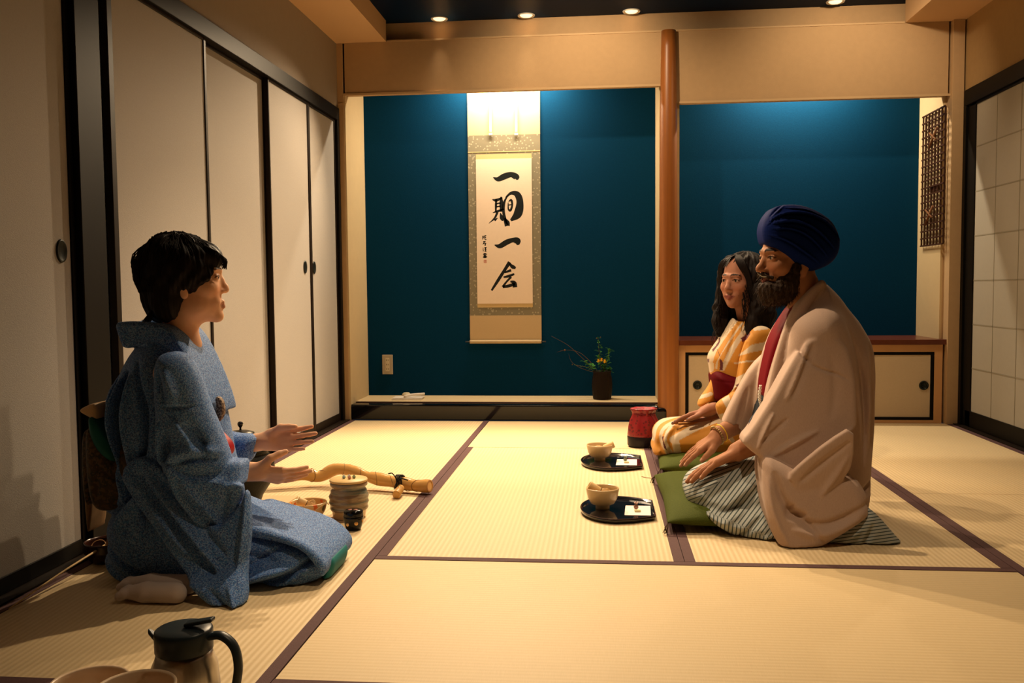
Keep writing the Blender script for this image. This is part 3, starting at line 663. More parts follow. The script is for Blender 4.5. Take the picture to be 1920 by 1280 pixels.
for i in range(15):
    t = i/14; z_ = .036+t*.088; r_ = .0625+.004*math.sin(math.pi*t)+.0018*math.sin(t*22)-.006*max(0, t-.75)/.25; prf.append((r_, z_))
prf += [(.056, .13), (.0575, .134), (.062, .136), (.0635, .142), (.0635, .150), (.061, .153), (.056, .152), (.054, .145), (0, .144)]
local(jar, MB().lathe(prf, n=64, fn=lambda q, a: Vector((q.x*(1+.012*math.sin(2*a)+.006*math.sin(5*a+q.z*60)), q.y*(1+.01*math.cos(3*a)), q.z*.81))), 'jar_body', jm.m)
local(jar, MB().lathe([(0, .1248), (.0625, .1248), (.0645, .127), (.0645, .131), (.063, .133), (0, .133)], n=56), 'wooden_lid', mat('lid_timber', (.66, .46, .2), .45, var=.1, vscale=25))
cols = [('lid_trinket_blue', (.35, .5, .52)), ('lid_trinket_white', (.8, .76, .68)), ('lid_trinket_pink', (.65, .3, .2)), ('lid_trinket_green', (.25, .34, .18))]
words = ['leftmost pale blue glazed pebble on the wooden jar lid', 'white glazed pebble on the jar lid, behind the others', 'pinkish glazed pebble on the wooden jar lid', 'green glazed pebble at the right on the jar lid']
for i, (dx_, dy_) in enumerate(((-.016, 0), (-.002, .014), (.006, -.008), (.018, .004))):
    b = MB().ball((0, 0, .0045), .0065, 14, sc_=(1, .85, .75)); b.tube([(-.004, 0, .008), (0, 0, .011), (.004, 0, .008)], .0015, 6)
    o = b.build('glazed_pebble', mat(cols[i][0], cols[i][1], .25, coat=.6)); o.location = (jx+dx_, jy+dy_, .1335); tag(o, words[i], 'ornament', 'small ornaments on the jar lid')
# ---- black tea caddy with gold dots
pn = F(663, 992)
cd = empty('tea_caddy', (pn.x, pn.y, 0), 0, 'small gloss black tea caddy with gold spots in front of the water jar', 'tea caddy')
gl = mat('caddy_black_gloss', (.004, .004, .004), .1, coat=.15)
local(cd, MB().lathe([(0, 0), (.022, 0), (.0245, .003), (.0285, .016), (.0315, .030), (.0325, .040), (.0325, .0405), (.0325, .0462)], n=48), 'caddy_body', gl)
local(cd, MB().lathe([(.0325, .0463), (.0325, .0468), (.0325, .054), (.0322, .057), (.030, .063), (.022, .066), (0, .0672)], n=48), 'caddy_lid', gl)
gd = mat('gold_spot', (.75, .42, .14), .3, metal=.4)
for (an, zz, s_) in ((-1.02, .026, .0066), (-1.95, .022, .006), (-.1, .03, .006), (.9, .025, .006)):
    r_ = .0318-.0013*(.036-zz)/.01*.6+.0006; Mx = Matrix.Rotation(an, 4, 'Z') @ Matrix.Rotation(math.pi/2-.1, 4, 'Y')
    local(cd, MB().lathe([(0, .0012), (s_*.7, .0009), (s_, .0)], c=((r_-.0004)*math.cos(an), (r_-.0004)*math.sin(an), zz), M=Mx, n=20), 'gold_spot', gd)
b = MB()
for dx_ in (-.009, .010): b.lathe([(0, .0012), (.006, .0008), (.0075, 0)], c=(dx_, -.006, .0665), n=16)
local(cd, b, 'lid_spots', mat('lid_spot_red', (.25, .09, .06), .3))
# ---- painted tea bowl beside the knees, with whisk, scoop
pp = F(579, 976)
fm = NT('painted_bowl_glaze'); tc = fm.n('TexCoord'); v = fm.n('TexVoronoi'); v.inputs['Scale'].default_value = 32; fm.l(tc.outputs['Object'], v.inputs['Vector'])
msk = fm.math('LESS_THAN', v.outputs['Distance'], .38); rr2 = fm.n('ValToRGB'); e = rr2.color_ramp.elements; e[0].color = (.7, .12, .02, 1); e[1].color = (.12, .11, .05, 1); q = e.new(.5); q.color = (.75, .30, .05, 1)
sp_ = fm.n('SeparateXYZ'); fm.l(v.outputs['Color'], sp_.inputs[0]); fm.l(sp_.outputs[0], rr2.inputs[0])
sz = fm.n('SeparateXYZ'); fm.l(tc.outputs['Object'], sz.inputs[0]); ok = fm.math('MULTIPLY', msk, fm.math('GREATER_THAN', sp_.outputs[1], .45))
fm.l(fm.mix(ok, (.66, .44, .2), rr2.outputs[0]), fm.b.inputs['Base Color']); fm.b.inputs['Roughness'].default_value = .3
FB = bowl('tea_bowl', (pp.x, pp.y, .0), .062, .066, fm.m, 'painted tea bowl with orange flowers by the host\'s knees', group=None)
whisk((pp.x+.02, pp.y+.005, .040), Y(558, 938, pp.y-.01), 'bamboo whisk lying in the painted tea bowl by the host')
b = MB().tube(spline([Y(577, 968, pp.y-.052), Y(592, 956, pp.y-.055), Y(612, 943, pp.y-.035), Y(616, 946, pp.y-.03)], 6), [.0022]*19, 6, flat=.6)
tag(b.build('tea_scoop', bamb), 'thin bamboo tea scoop resting across the rim of the painted tea bowl', 'tea scoop')
# ---- waste-water bowl and ladle at the left
pw = F(203, 1050)
kb_ = empty('waste_water_bowl', (pw.x, pw.y, 0), 0, 'dark brown lacquer bowl on the mat behind the host, under the ladle', 'bowl')
dk = mat('dark_brown_lacquer', (.035, .012, .008), .25, coat=.4)
local(kb_, MB().lathe([(r_*.76, z_*.86) for r_, z_ in [(0, 0), (.058, 0), (.062, .004), (.078, .02), (.085, .04), (.082, .062), (.0835, .068), (.080, .069), (.079, .06), (.081, .04), (.07, .018), (0, .01)]], n=56), 'bowl_body', dk)
kc_ = empty('dark_inner_cup', (pw.x+.012, pw.y+.005, .0095), 0, 'small dark cup standing inside the dark brown bowl', 'cup')
local(kc_, MB().lathe([(0, 0), (.018, 0), (.021, .02), (.024, .036), (.022, .037), (.019, .02), (0, .006)], n=32), 'cup_body', mat('dark_cup', (.02, .014, .012), .2, coat=.5))
ld = empty('bamboo_ladle', F(17, 1141, .003), 0, 'long thin bamboo ladle leaning from the mat onto the dark brown bowl', 'ladle')
tipp = Y(197, 1022, pw.y-.02); l0 = ld.location.copy()
hd = spline([Vector((0, 0, 0)), (tipp-l0)*.5+Vector((0, 0, .004)), tipp-l0], 5)
local(ld, MB().tube(hd, [.0022+.0022*i/len(hd) for i in range(len(hd))], 8, flat=.7), 'ladle_handle', bamb)
cp = tipp-l0+Vector((.03, .005, .006))
local(ld, MB().lathe([(0, -.02), (.024, -.02), (.0255, -.018), (.0265, .014), (.0245, .014), (.0235, -.016), (0, -.017)], c=cp, n=32, M=Matrix.Rotation(.35, 4, 'Y')), 'ladle_cup', mat('ladle_cup', (.33, .16, .07), .45))
b = MB(); c_ = tipp-l0+Vector((-.02, .0, .0)); b.tube([c_+Vector((.02*math.cos(t*.33), .012*math.sin(t*.33), .012*math.sin(t*.33))) for t in range(20)], .0012, 6); local(ld, b, 'loop', mat('loop_cane', (.5, .28, .13), .5))
# ---- thermal jug and bowls in the near left corner
jx_, jy_ = Y(345, 1200, 1.52).x, 1.52
tj = empty('thermal_jug', (jx_, jy_, 0.0022), 0, 'brushed steel thermal jug with black lid, spout and handle at the near edge', 'thermal jug')
steel = NT('brushed_steel'); tc = steel.n('TexCoord'); mp = steel.n('Mapping'); mp.inputs['Scale'].default_value = (60, 60, 1); steel.l(tc.outputs['Object'], mp.inputs[0]); nn_ = steel.n('TexNoise'); nn_.inputs['Scale'].default_value = 3; steel.l(mp.outputs[0], nn_.inputs['Vector'])
steel.l(steel.mix(nn_.outputs['Fac'], (.42, .38, .34), (.60, .56, .5)), steel.b.inputs['Base Color']); steel.b.inputs['Metallic'].default_value = 1; steel.b.inputs['Roughness'].default_value = .28
hT = Y(345, 1236, 1.48).z
local(tj, MB().lathe([(0, 0), (.052, 0), (.056, .004), (.060, .03), (.0605, .07), (.057, .11), (.050, hT-.012), (.047, hT)], n=64), 'steel_body', steel.m)
blk = mat('jug_black_plastic', (.014, .022, .028), .35)
local(tj, MB().lathe([(.0475, hT-.002), (.050, hT+.0), (.0505, hT+.032), (.0495, hT+.036), (.046, hT+.0385), (.03, hT+.041), (0, hT+.042)], n=64), 'jug_lid', blk, bevel=0)
b = MB(); z0 = hT+.022
b.prism([Vector((-.042, -.014, z0-.014)), Vector((-.042, .014, z0-.014)), Vector((-.066, .004, z0+.004)), Vector((-.066, -.004, z0+.004))], (0.0, 0, .010)); local(tj, b, 'spout', blk, bevel=.003)
b = MB(); b.prism([Vector((.004, -.011, hT+.042)), Vector((.004, .011, hT+.042)), Vector((.056, .010, hT+.052)), Vector((.056, -.010, hT+.052))], (0, 0, .007)); local(tj, b, 'lid_lever', blk, bevel=.003)
hp_ = spline([(.045, 0, hT+.024), (.07, 0, hT+.026), (.093, -.002, hT+.008), (.101, -.004, hT-.025), (.096, -.004, hT-.062)], 8)
local(tj, MB().tube(hp_, [.0115]*len(hp_), 12, flat=.62), 'jug_handle', blk)
for (px, py, yy, r_, lab) in ((168, 1275, 1.50, .068, 'tan bowl, the left one of two at the bottom left edge'), (254, 1284, 1.395, .065, 'tan bowl with pale inner rim in front of the thermal jug')):
    c_ = Y(px, py, yy)
    bowl('deep_bowl', (c_.x, yy, 0.0022), r_, c_.z-.002, mat('tan_bowl_glaze', (.62, .46, .31), .3, coat=.4), lab, 'bowl', 'bowls in the near left corner', foot=.5, thick=.006)
# ---- floor cushions
cush = NT('olive_cushion_cloth'); tc = cush.n('TexCoord'); n1 = cush.n('TexNoise'); n1.inputs['Scale'].default_value = 300; cush.l(tc.outputs['Object'], n1.inputs['Vector'])
cush.l(cush.mix(n1.outputs['Fac'], (.035, .050, .005), (.08, .095, .014)), cush.b.inputs['Base Color']); cush.b.inputs['Roughness'].default_value = .8; cush.b.inputs['Specular IOR Level'].default_value = .1; cush.bump(n1.outputs['Fac'], .4)
def cushion(x0, x1, y0, y1, h, label):
    n_ = 26; b = MB(); cx, cy = (x0+x1)/2, (y0+y1)/2; hx, hy = (x1-x0)/2, (y1-y0)/2
    o = empty('floor_cushion', (cx, cy, .002), 0, label, 'cushion', 'olive green floor cushions')
    def pt(u, v, s):
        e_ = (1-abs(u)**3.2)*(1-abs(v)**3.2); e_ = max(e_, 0)**.42
        pinch = 1-.035*(1-abs(u*v)); uu = u*pinch if abs(u) > .9 else u; vv = v*pinch if abs(v) > .9 else v
        wr = .003*math.sin(9*u+3*v)*math.sin(5*v-4*u)*e_
        z_ = h*.42+s*h*(.58 if s > 0 else .42)*e_+(wr if s > 0 else 0)
        return (uu*hx, vv*hy, max(z_, 0))
    g = {}
    for s in (1, -1):
        for i in range(n_+1):
            for j in range(n_+1):
                bd = i in (0, n_) or j in (0, n_)
                if bd and s == -1: g[s, i, j] = g[1, i, j]; continue
                g[s, i, j] = b.b.verts.new(pt(math.sin((2*i/n_-1)*math.pi/2), math.sin((2*j/n_-1)*math.pi/2), s))
        for i in range(n_):
            for j in range(n_):
                f = b.b.faces.new([g[s, i, j], g[s, i+1, j], g[s, i+1, j+1], g[s, i, j+1]][::s]); f.smooth = True
    local(o, b, 'cushion_body', cush.m)
    tm = mat('tassel_brown', (.06, .035, .015), .8)
    for (sx_, sy_) in ((-1, -1), (-1, 1), (1, -1), (1, 1)):
        b = MB()
        for q in range(7): b.tube([(sx_*hx*.985, sy_*hy*.985, h*.42), (sx_*hx*.985+sx_*.008+random.uniform(-.006, .006), sy_*hy*.985+sy_*.012+random.uniform(-.006, .006), .02), (sx_*hx*.985+sx_*.012+random.uniform(-.01, .01), sy_*hy*.985+sy_*.014+random.uniform(-.01, .01), .003)], .0013, 5)
        local(o, b, 'tassel', tm)
    return o
cushion(.205, .78, 2.845, 3.56, .085, 'olive green square cushion under the kneeling man')
cushion(.235, .86, 3.69, 4.32, .085, 'olive green square cushion under the kneeling woman in yellow')

# ================================================================ SCULPTING FIELD
def PRJ(x, y, z):
    v0 = RC[0][0]*x+RC[0][1]*y+RC[0][2]*(z-HCAM); v1 = RC[1][0]*x+RC[1][1]*y+RC[1][2]*(z-HCAM); v2 = RC[2][0]*x+RC[2][1]*y+RC[2][2]*(z-HCAM)
    return 960+FPX*v0/v2, 640+FPX*v1/v2
def A(v): return np.array(v, float)
def nrm(v): v = A(v); return v/np.linalg.norm(v)
def chaikin(P, n=2, closed=True):
    P = np.asarray(P, float)
    for _ in range(n):
        if closed:
            Q = np.roll(P, -1, 0); P = np.stack([.75*P+.25*Q, .25*P+.75*Q], 1).reshape(-1, 2)
        else:
            a, b = P[:-1], P[1:]; P = np.vstack([P[:1], np.stack([.75*a+.25*b, .25*a+.75*b], 1).reshape(-1, 2), P[-1:]])
    return P
def seg_dist(X, Z, P, closed=False):
    d = np.full(X.shape, 1e9, np.float32); n = len(P)
    for i in range(n if closed else n-1):
        a, b = P[i], P[(i+1) % n]; ex, ez = b-a; L = ex*ex+ez*ez+1e-12
        t = np.clip(((X-a[0])*ex+(Z-a[1])*ez)/L, 0, 1)
        d = np.minimum(d, (X-a[0]-t*ex)**2+(Z-a[1]-t*ez)**2)
    return np.sqrt(d)
def seg_dist_t(X, Z, P):
    d = np.full(X.shape, 1e9, np.float32); T = np.zeros_like(d); ls = np.linalg.norm(np.diff(P, axis=0), axis=1); cum = np.concatenate([[0], np.cumsum(ls)])
    for i in range(len(P)-1):
        a, b = P[i], P[i+1]; ex, ez = b-a; L = ex*ex+ez*ez+1e-12
        t = np.clip(((X-a[0])*ex+(Z-a[1])*ez)/L, 0, 1); q = (X-a[0]-t*ex)**2+(Z-a[1]-t*ez)**2; m = q < d
        d = np.where(m, q, d); T = np.where(m, (cum[i]+t*ls[i])/cum[-1], T)
    return np.sqrt(d), T
def inside(X, Z, P):
    s = np.zeros(X.shape, bool); n = len(P)
    for i in range(n):
        a, b = P[i], P[(i+1) % n]
        c = (a[1] > Z) != (b[1] > Z)
        if a[1] != b[1]:
            s ^= c & (X < (b[0]-a[0])*(Z-a[1])/(b[1]-a[1])+a[0])
    return s
class Sculpt:
    def __init__(s, lo, hi, h):
        s.fg = 1.0; s.h = h; s.lo = A(lo); n = np.ceil((A(hi)-s.lo)/h).astype(int)+1
        s.ax = [(s.lo[i]+h*np.arange(n[i])).astype(np.float32) for i in range(3)]
        s.F = np.full(tuple(n), 1.0, np.float32)
    def sub(s, lo, hi):
        sl = []
        for i in range(3):
            a = int(np.floor((lo[i]-s.lo[i])/s.h)); b = int(np.ceil((hi[i]-s.lo[i])/s.h))+1
            sl.append(slice(max(a, 0), max(0, min(b, len(s.ax[i])))))
        return tuple(sl)
    def grid(s, sl): return s.ax[0][sl[0]][:, None, None], s.ax[1][sl[1]][None, :, None], s.ax[2][sl[2]][None, None, :]
    def put(s, sl, d, k, cut=False):
        a = s.F[sl]
        if a.size == 0: return
        if cut:
            if k > 0:
                h = np.clip(.5-.5*(a+d)/k, 0, 1); s.F[sl] = a*(1-h)+(-d)*h+k*h*(1-h)
            else: s.F[sl] = np.maximum(a, -d)
        elif k > 0:
            h = np.clip(.5+.5*(a-d)/k, 0, 1); s.F[sl] = a*(1-h)+d*h-k*h*(1-h)
        else: s.F[sl] = np.minimum(a, d)
    def cap(s, a, b, ra, rb, k=.01, cut=False):
        a, b = A(a), A(b); m = max(ra, rb)+k+s.h*2; sl = s.sub(np.minimum(a, b)-m, np.maximum(a, b)+m); X, Y_, Z = s.grid(sl)
        e = b-a; L = e@e+1e-12; t = np.clip(((X-a[0])*e[0]+(Y_-a[1])*e[1]+(Z-a[2])*e[2])/L, 0, 1)
        d = np.sqrt((X-a[0]-t*e[0])**2+(Y_-a[1]-t*e[1])**2+(Z-a[2]-t*e[2])**2)-(ra+(rb-ra)*t)
        s.put(sl, d, k, cut)
    def chain(s, pts, rs, k=.01):
        for i in range(len(pts)-1): s.cap(pts[i], pts[i+1], rs[i], rs[i+1], k)
    def ell(s, c, r, R=None, k=.01, cut=False):
        c = A(c); r = A(r); R = np.eye(3) if R is None else A(R)   # rows of R: local axes
        m = r.max()+k+s.h*2; sl = s.sub(c-m, c+m); X, Y_, Z = s.grid(sl); X = X-c[0]; Y_ = Y_-c[1]; Z = Z-c[2]
        q = [(R[i][0]*X+R[i][1]*Y_+R[i][2]*Z)/r[i] for i in range(3)]
        k0 = np.sqrt(q[0]**2+q[1]**2+q[2]**2); k1 = np.sqrt((q[0]/r[0])**2+(q[1]/r[1])**2+(q[2]/r[2])**2)+1e-6
        s.put(sl, k0*(k0-1)/k1, k, cut)
    def slab(s, poly, y0, T, R=None, gx=0., gz=0., k=.01, folds=(), smooth=2, wob=0., cut=False, fit=(0, 0)):
        """rounded, pillowed solid; poly in photo pixels taken at its own depth plane y0 (+gx*dx+gz*dz)"""
        R = R or T
        if fit != (0, 0):
            a0 = min(p[0] for p in poly); a1 = max(p[0] for p in poly); poly = [(p[0]+fit[0]*(a1-p[0])/(a1-a0)-fit[1]*(p[0]-a0)/(a1-a0), p[1]) for p in poly]
        pts = [Y(px, py, y0) for px, py in poly]; xm = np.mean([p.x for p in pts]); zm = np.mean([p.z for p in pts])
        def conv(px, py):
            y = y0
            for _ in range(4): p = Y(px, py, y); y = y0+gx*(p.x-xm)+gz*(p.z-zm)
            return (p.x, p.z)
        P = chaikin([conv(*q) for q in poly], smooth)
        g = max(abs(gx)*np.ptp(P[:, 0]), abs(gz)*np.ptp(P[:, 1]))
        m = k+.02; lo = A([P[:, 0].min()-m, y0-T-g-m, P[:, 1].min()-m]); hi = A([P[:, 0].max()+m, y0+T+g+m, P[:, 1].max()+m]); sl = s.sub(lo, hi)
        x = s.ax[0][sl[0]][:, None]; z = s.ax[2][sl[2]][None, :]; X = x+0*z; Z = z+0*x
        if X.size == 0: return
        d2 = seg_dist(X, Z, P, True); d2 = np.where(inside(X, Z, P), -d2, d2)
        H = np.zeros_like(X)
        for f in folds:
            f = (f[0], f[1]*s.fg, *f[2:])
            L = chaikin([conv(*q) for q in f[0]], 4 if len(f) > 3 else 2, False); w_ = f[2]; dd, tt = seg_dist_t(X, Z, L); tt = np.clip(4*tt*(1-tt), 0, 1)**.6; w_ = w_*(.45+.55*tt)
            if len(f) > 3:   # stepped fold: soft on one side, sharp on the other
                a, b = L[0], L[-1]; n = A([-(b-a)[1], (b-a)[0]]); n /= np.linalg.norm(n)+1e-9
                i0 = np.argmin(((X[..., None]-L[:, 0])**2+(Z[..., None]-L[:, 1])**2), -1); sd = (X-L[i0, 0])*n[0]+(Z-L[i0, 1])*n[1]
                H += f[1]*tt*np.exp(-(dd/w_)**2)*np.tanh(f[3]*sd/(w_*.35))
            else: H += f[1]*tt*np.exp(-(dd/w_)**2)
        if wob: H += wob*(np.sin(X*31+Z*17)*np.sin(Z*23-X*9+1)+.5*np.sin(X*63-Z*40))
        Hn = H[:, None, :]
        yc = (y0+gx*(X-xm)+gz*(Z-zm))[:, None, :]; Y_ = s.ax[1][sl[1]][None, :, None]; dy = Y_-yc
        a = (d2+R)[:, None, :]
        sc_y = R/T; b = np.abs(dy)*sc_y
        if R >= T: d = (np.hypot(np.maximum(a, 0), b)-R)*(1/np.sqrt(sc_y))
        else:
            b = np.abs(dy)-(T-R); d = np.minimum(np.maximum(a, b), 0)+np.hypot(np.maximum(a, 0), np.maximum(b, 0))-R
        fr = np.clip(.5-dy/.02, 0, 1); d = d-Hn*fr-Hn*(1-fr)*.0
        s.put(sl, d.astype(np.float32), k, cut)
    def floor(s, z0):
        Z = s.ax[2][None, None, :]; s.F = np.maximum(s.F, z0-Z)
    def mesh(s, smooth=1):
        F = s.F; F[0], F[-1] = 1, 1; F[:, 0] = 1; F[:, -1] = 1; F[:, :, 0] = 1; F[:, :, -1] = 1
        nx, ny, nz = F.shape; S = F < 0; cid, pos, edges = [], [], []
        for a in range(3):
            sa = [slice(None)]*3; sb = [slice(None)]*3; sa[a] = slice(0, -1); sb[a] = slice(1, None)
            E_ = np.argwhere(S[tuple(sa)] != S[tuple(sb)]); i, j, k = E_.T
            o = [0, 0, 0]; o[a] = 1; f0 = F[i, j, k]; f1 = F[i+o[0], j+o[1], k+o[2]]; t = f0/(f0-f1)
            p = E_.astype(np.float64); p[:, a] += t
            u, v = (a+1) % 3, (a+2) % 3; q = []
            for du, dv in ((-1, -1), (0, -1), (0, 0), (-1, 0)):
                c = E_.copy(); c[:, u] += du; c[:, v] += dv; q.append((c[:, 0]*ny+c[:, 1])*nz+c[:, 2]); cid.append(q[-1]); pos.append(p)
            q = np.stack(q, 1); fl = f0 > 0; q[fl] = q[fl][:, ::-1]; edges.append(q)
        cid = np.concatenate(cid); pos = np.concatenate(pos); uq, inv = np.unique(cid, return_inverse=True); inv = inv.ravel()
        cnt = np.bincount(inv); V = np.stack([np.bincount(inv, pos[:, a])/cnt for a in range(3)], 1)*s.h+s.lo
        Q = np.searchsorted(uq, np.concatenate(edges))
        for _ in range(smooth):
            e = np.concatenate([Q[:, [0, 1]], Q[:, [1, 2]], Q[:, [2, 3]], Q[:, [3, 0]]]); nb = np.zeros_like(V); c = np.bincount(e[:, 0], minlength=len(V))+np.bincount(e[:, 1], minlength=len(V))
            for a in range(3): nb[:, a] = np.bincount(e[:, 0], V[e[:, 1], a], len(V))+np.bincount(e[:, 1], V[e[:, 0], a], len(V))
            V = V*.5+.5*nb/c[:, None]
        s.F = None
        return V, Q
def mesh_obj(name, V, Q, m, parent=None, origin=(0, 0, 0), colors=None, attr=None):
    me = bpy.data.meshes.new(name); me.vertices.add(len(V)); me.vertices.foreach_set('co', (V-A(origin)).astype(np.float32).ravel())
    me.loops.add(Q.size); me.loops.foreach_set('vertex_index', Q.astype(np.int32).ravel()); me.polygons.add(len(Q))
    me.polygons.foreach_set('loop_start', (np.arange(len(Q))*4).astype(np.int32)); me.polygons.foreach_set('loop_total', np.full(len(Q), 4, np.int32))
    me.polygons.foreach_set('use_smooth', np.ones(len(Q), bool)); me.update(calc_edges=True)
    if colors is not None:
        ca = me.color_attributes.new('tint', 'FLOAT_COLOR', 'POINT'); c = np.ones((len(V), 4), np.float32); c[:, :3] = colors; ca.data.foreach_set('color', c.ravel())
    if attr is not None:
        at_ = me.attributes.new('stripe', 'FLOAT', 'POINT'); at_.data.foreach_set('value', attr.astype(np.float32))
    me.validate()
    return link(name, me, m, parent)
def tube_strands(name, strands, m, parent, origin=(0, 0, 0), n=5):
    b = MB(); O = Vector(origin)
    for pts, r0, r1 in strands:
        N = len(pts); b.tube([Vector(p)-O for p in pts], [r0+(r1-r0)*i/(N-1) for i in range(N)], n, cap=False)
    return b.build(name, m, parent, fix=False)
# ---- head, hands
def frame(f, up=(0, 0, 1)):
    f = nrm(f); r = nrm(np.cross(f, up)); u = np.cross(r, f); return r, f, u      # r: the person's right
def head(S, c, f, up, s=1.0, male=False, smile=0., neck=None, jw=1.08, nose=1.0, chin=0.):
    r, f, u = frame(f, up); c = A(c); R = np.stack([r, f, u])
    P = lambda a, b, d: c+s*(a*r+(b+chin*min(1, max(0, (-d-.05)/.05)))*f+(d if d > -.03 else -.03+(d+.03)*jw)*u)
    E_ = lambda p, rr, k=.012, cut=False: S.ell(P(*p), A(rr)*s, R, k*s, cut)
    E_((0, -.012, .035), (.074, .094, .083)); E_((0, .03, -.02), (.062, .062, .085), .02)
    E_((0, .036, -.075), (.044 if not male else .05, .046, .038), .025); E_((0, .064, -.098), (.019 if not male else .024, .018, .016), .018)
    for q in (-1, 1):
        E_((q*.038, .054, -.028), (.024, .026, .024), .018)                       # cheek
        E_((q*.045, .012, -.068), (.018, .034, .026), .02)                        # jaw corner
        S.cap(P(q*.009, .088, .020), P(q*.040, .076, .021), .0085*s, .007*s, .010*s) # brow ridge
        S.ell(P(q*.031, .100, .002), A((.0155, .012, .0095))*s, R, .010*s, True)   # eye socket
        E_((q*.031, .073, .001), (.0145, .0150, .0125), .003)                      # lids
        S.cap(P(q*.020, .0875, .0065), P(q*.043, .080, .0055), .0026*s, .0024*s, .003*s)
        S.cap(P(q*.021, .0865, -.0065), P(q*.041, .080, -.0055), .0024*s, .002*s, .003*s)
        S.ell(P(q*.031, .0885, .0002), A((.0112, .0060, .0034))*s, R, .0015*s, True) # eye opening
        E_((q*.0115, .0905, -.037), (.0075, .0095, .007), .006)                    # nostril wing
        # ear
        er = .032 if male else .029
        E_((q*.074, -.010, -.008), (.009, .018, er), .006); S.ell(P(q*.084, -.006, -.006), A((.007, .010, er*.62))*s, R, .004*s, True)
        E_((q*.0725, -.004, -.040), (.007, .011, .014), .006)
        S.ell(P(q*.0065, .099, -.0435), A((.0035, .0045, .0035))*s, R, .002*s, True)
        E_((q*.026, .066, -.060), (.012, .014, .012), .016)
    S.chain([P(0, .082, .014), P(0, .091, -.008), P(0, .1035 if male else .100, -.028), P(0, .108 if male else .1015, -.034)], A((.0075, .0072, .0088*nose, .0098*nose))*s, .010*s)
    w_ = .0235+.0045*smile; zc = -.066+.004*smile
    S.chain([P(-w_, .074, zc), P(-.008, .0885, -.0625), P(0, .0885, -.0645), P(.008, .0885, -.0625), P(w_, .074, zc)], A((.002, .0042, .0036, .0042, .002))*s, .006*s)
    S.chain([P(-w_*.9, .074, zc-.001), P(0, .0872, -.0745), P(w_*.9, .074, zc-.001)], A((.002, .0050, .002))*s, .006*s)
    S.cap(P(-w_*.8, .085, -.0685), P(w_*.8, .085, -.0685), .0012*s, .0012*s, .002*s, True)
    if neck is not None:
        nr = .060 if male else .047
        S.cap(P(0, -.018, -.05), neck, nr*s, nr*1.02*s, .03)
    return P, R
def head_tint(V, P, R, c, s, base, lip, brow, male=False, lip_m=1., brow_w=.0045, jw=1.08, smile=0.):
    q = ((V-c) @ R.T)/s; col = np.ones_like(V)*A(base)
    x, y, z = q.T; ax = np.abs(x); z = np.where(z > -.03, z, -.03+(z+.03)/jw)
    def blend(m, cc):
        m = np.clip(m, 0, 1)[:, None]; col[:] = col*(1-m)+A(cc)*m
    fr = y > .03
    blend(fr*np.exp(-(((ax-.036)/.02)**2+((z+.035)/.018)**2))*.35, A(base)*A((1.1, .72, .62)))
    mz = -.0685; hw = .0245+.005*smile; mz = mz+.0035*smile*(ax/hw)**2; t = np.clip(1-(ax/hw)**2, 0, 1)
    blend(fr*(y > .068)*((z-mz < .0085*t+.0002) & (z-mz > -.0115*t))*1.*lip_m, lip)
    bz = .0235+.003*np.sin((ax-.01)/.034*np.pi)
    blend(fr*(np.abs(z-bz) < brow_w*(1-.6*np.clip((ax-.03)/.02, 0, 1)))*(ax > .011)*(ax < .047), brow)
    ez = .0055*(1-((ax-.031)/.0145)**2)
    blend(fr*(y > .07)*(np.abs(ax-.031) < .0145)*(np.abs(z-ez-.0008) < .0017), A(brow)*.7)
    blend(fr*(y > .07)*(np.abs(ax-.031) < .0135)*(np.abs(z+ez*.9) < .0010)*.6, A(base)*.45)
    return col
def eye(P, R, s, parent, q, origin, look=(0, 0), iris=(.05, .025, .012)):
    m = mat('eye_white', (.50, .43, .37), .3, spec=.2); mi = mat('iris_dark', (.012, .007, .004), .25, spec=.25)
    b = MB(); c = Vector(P(q*.031, .0745, .0005))-Vector(origin); b.ball(c, .0125*s, 40)
    d = Vector(nrm(R[1]+R[0]*look[0]+R[2]*look[1])); bm = b.b
    for f in bm.faces:
        if (f.calc_center_median()-c).normalized().dot(d) > .885: f.material_index = 1
    return b.build('eye', [m, mi], parent)
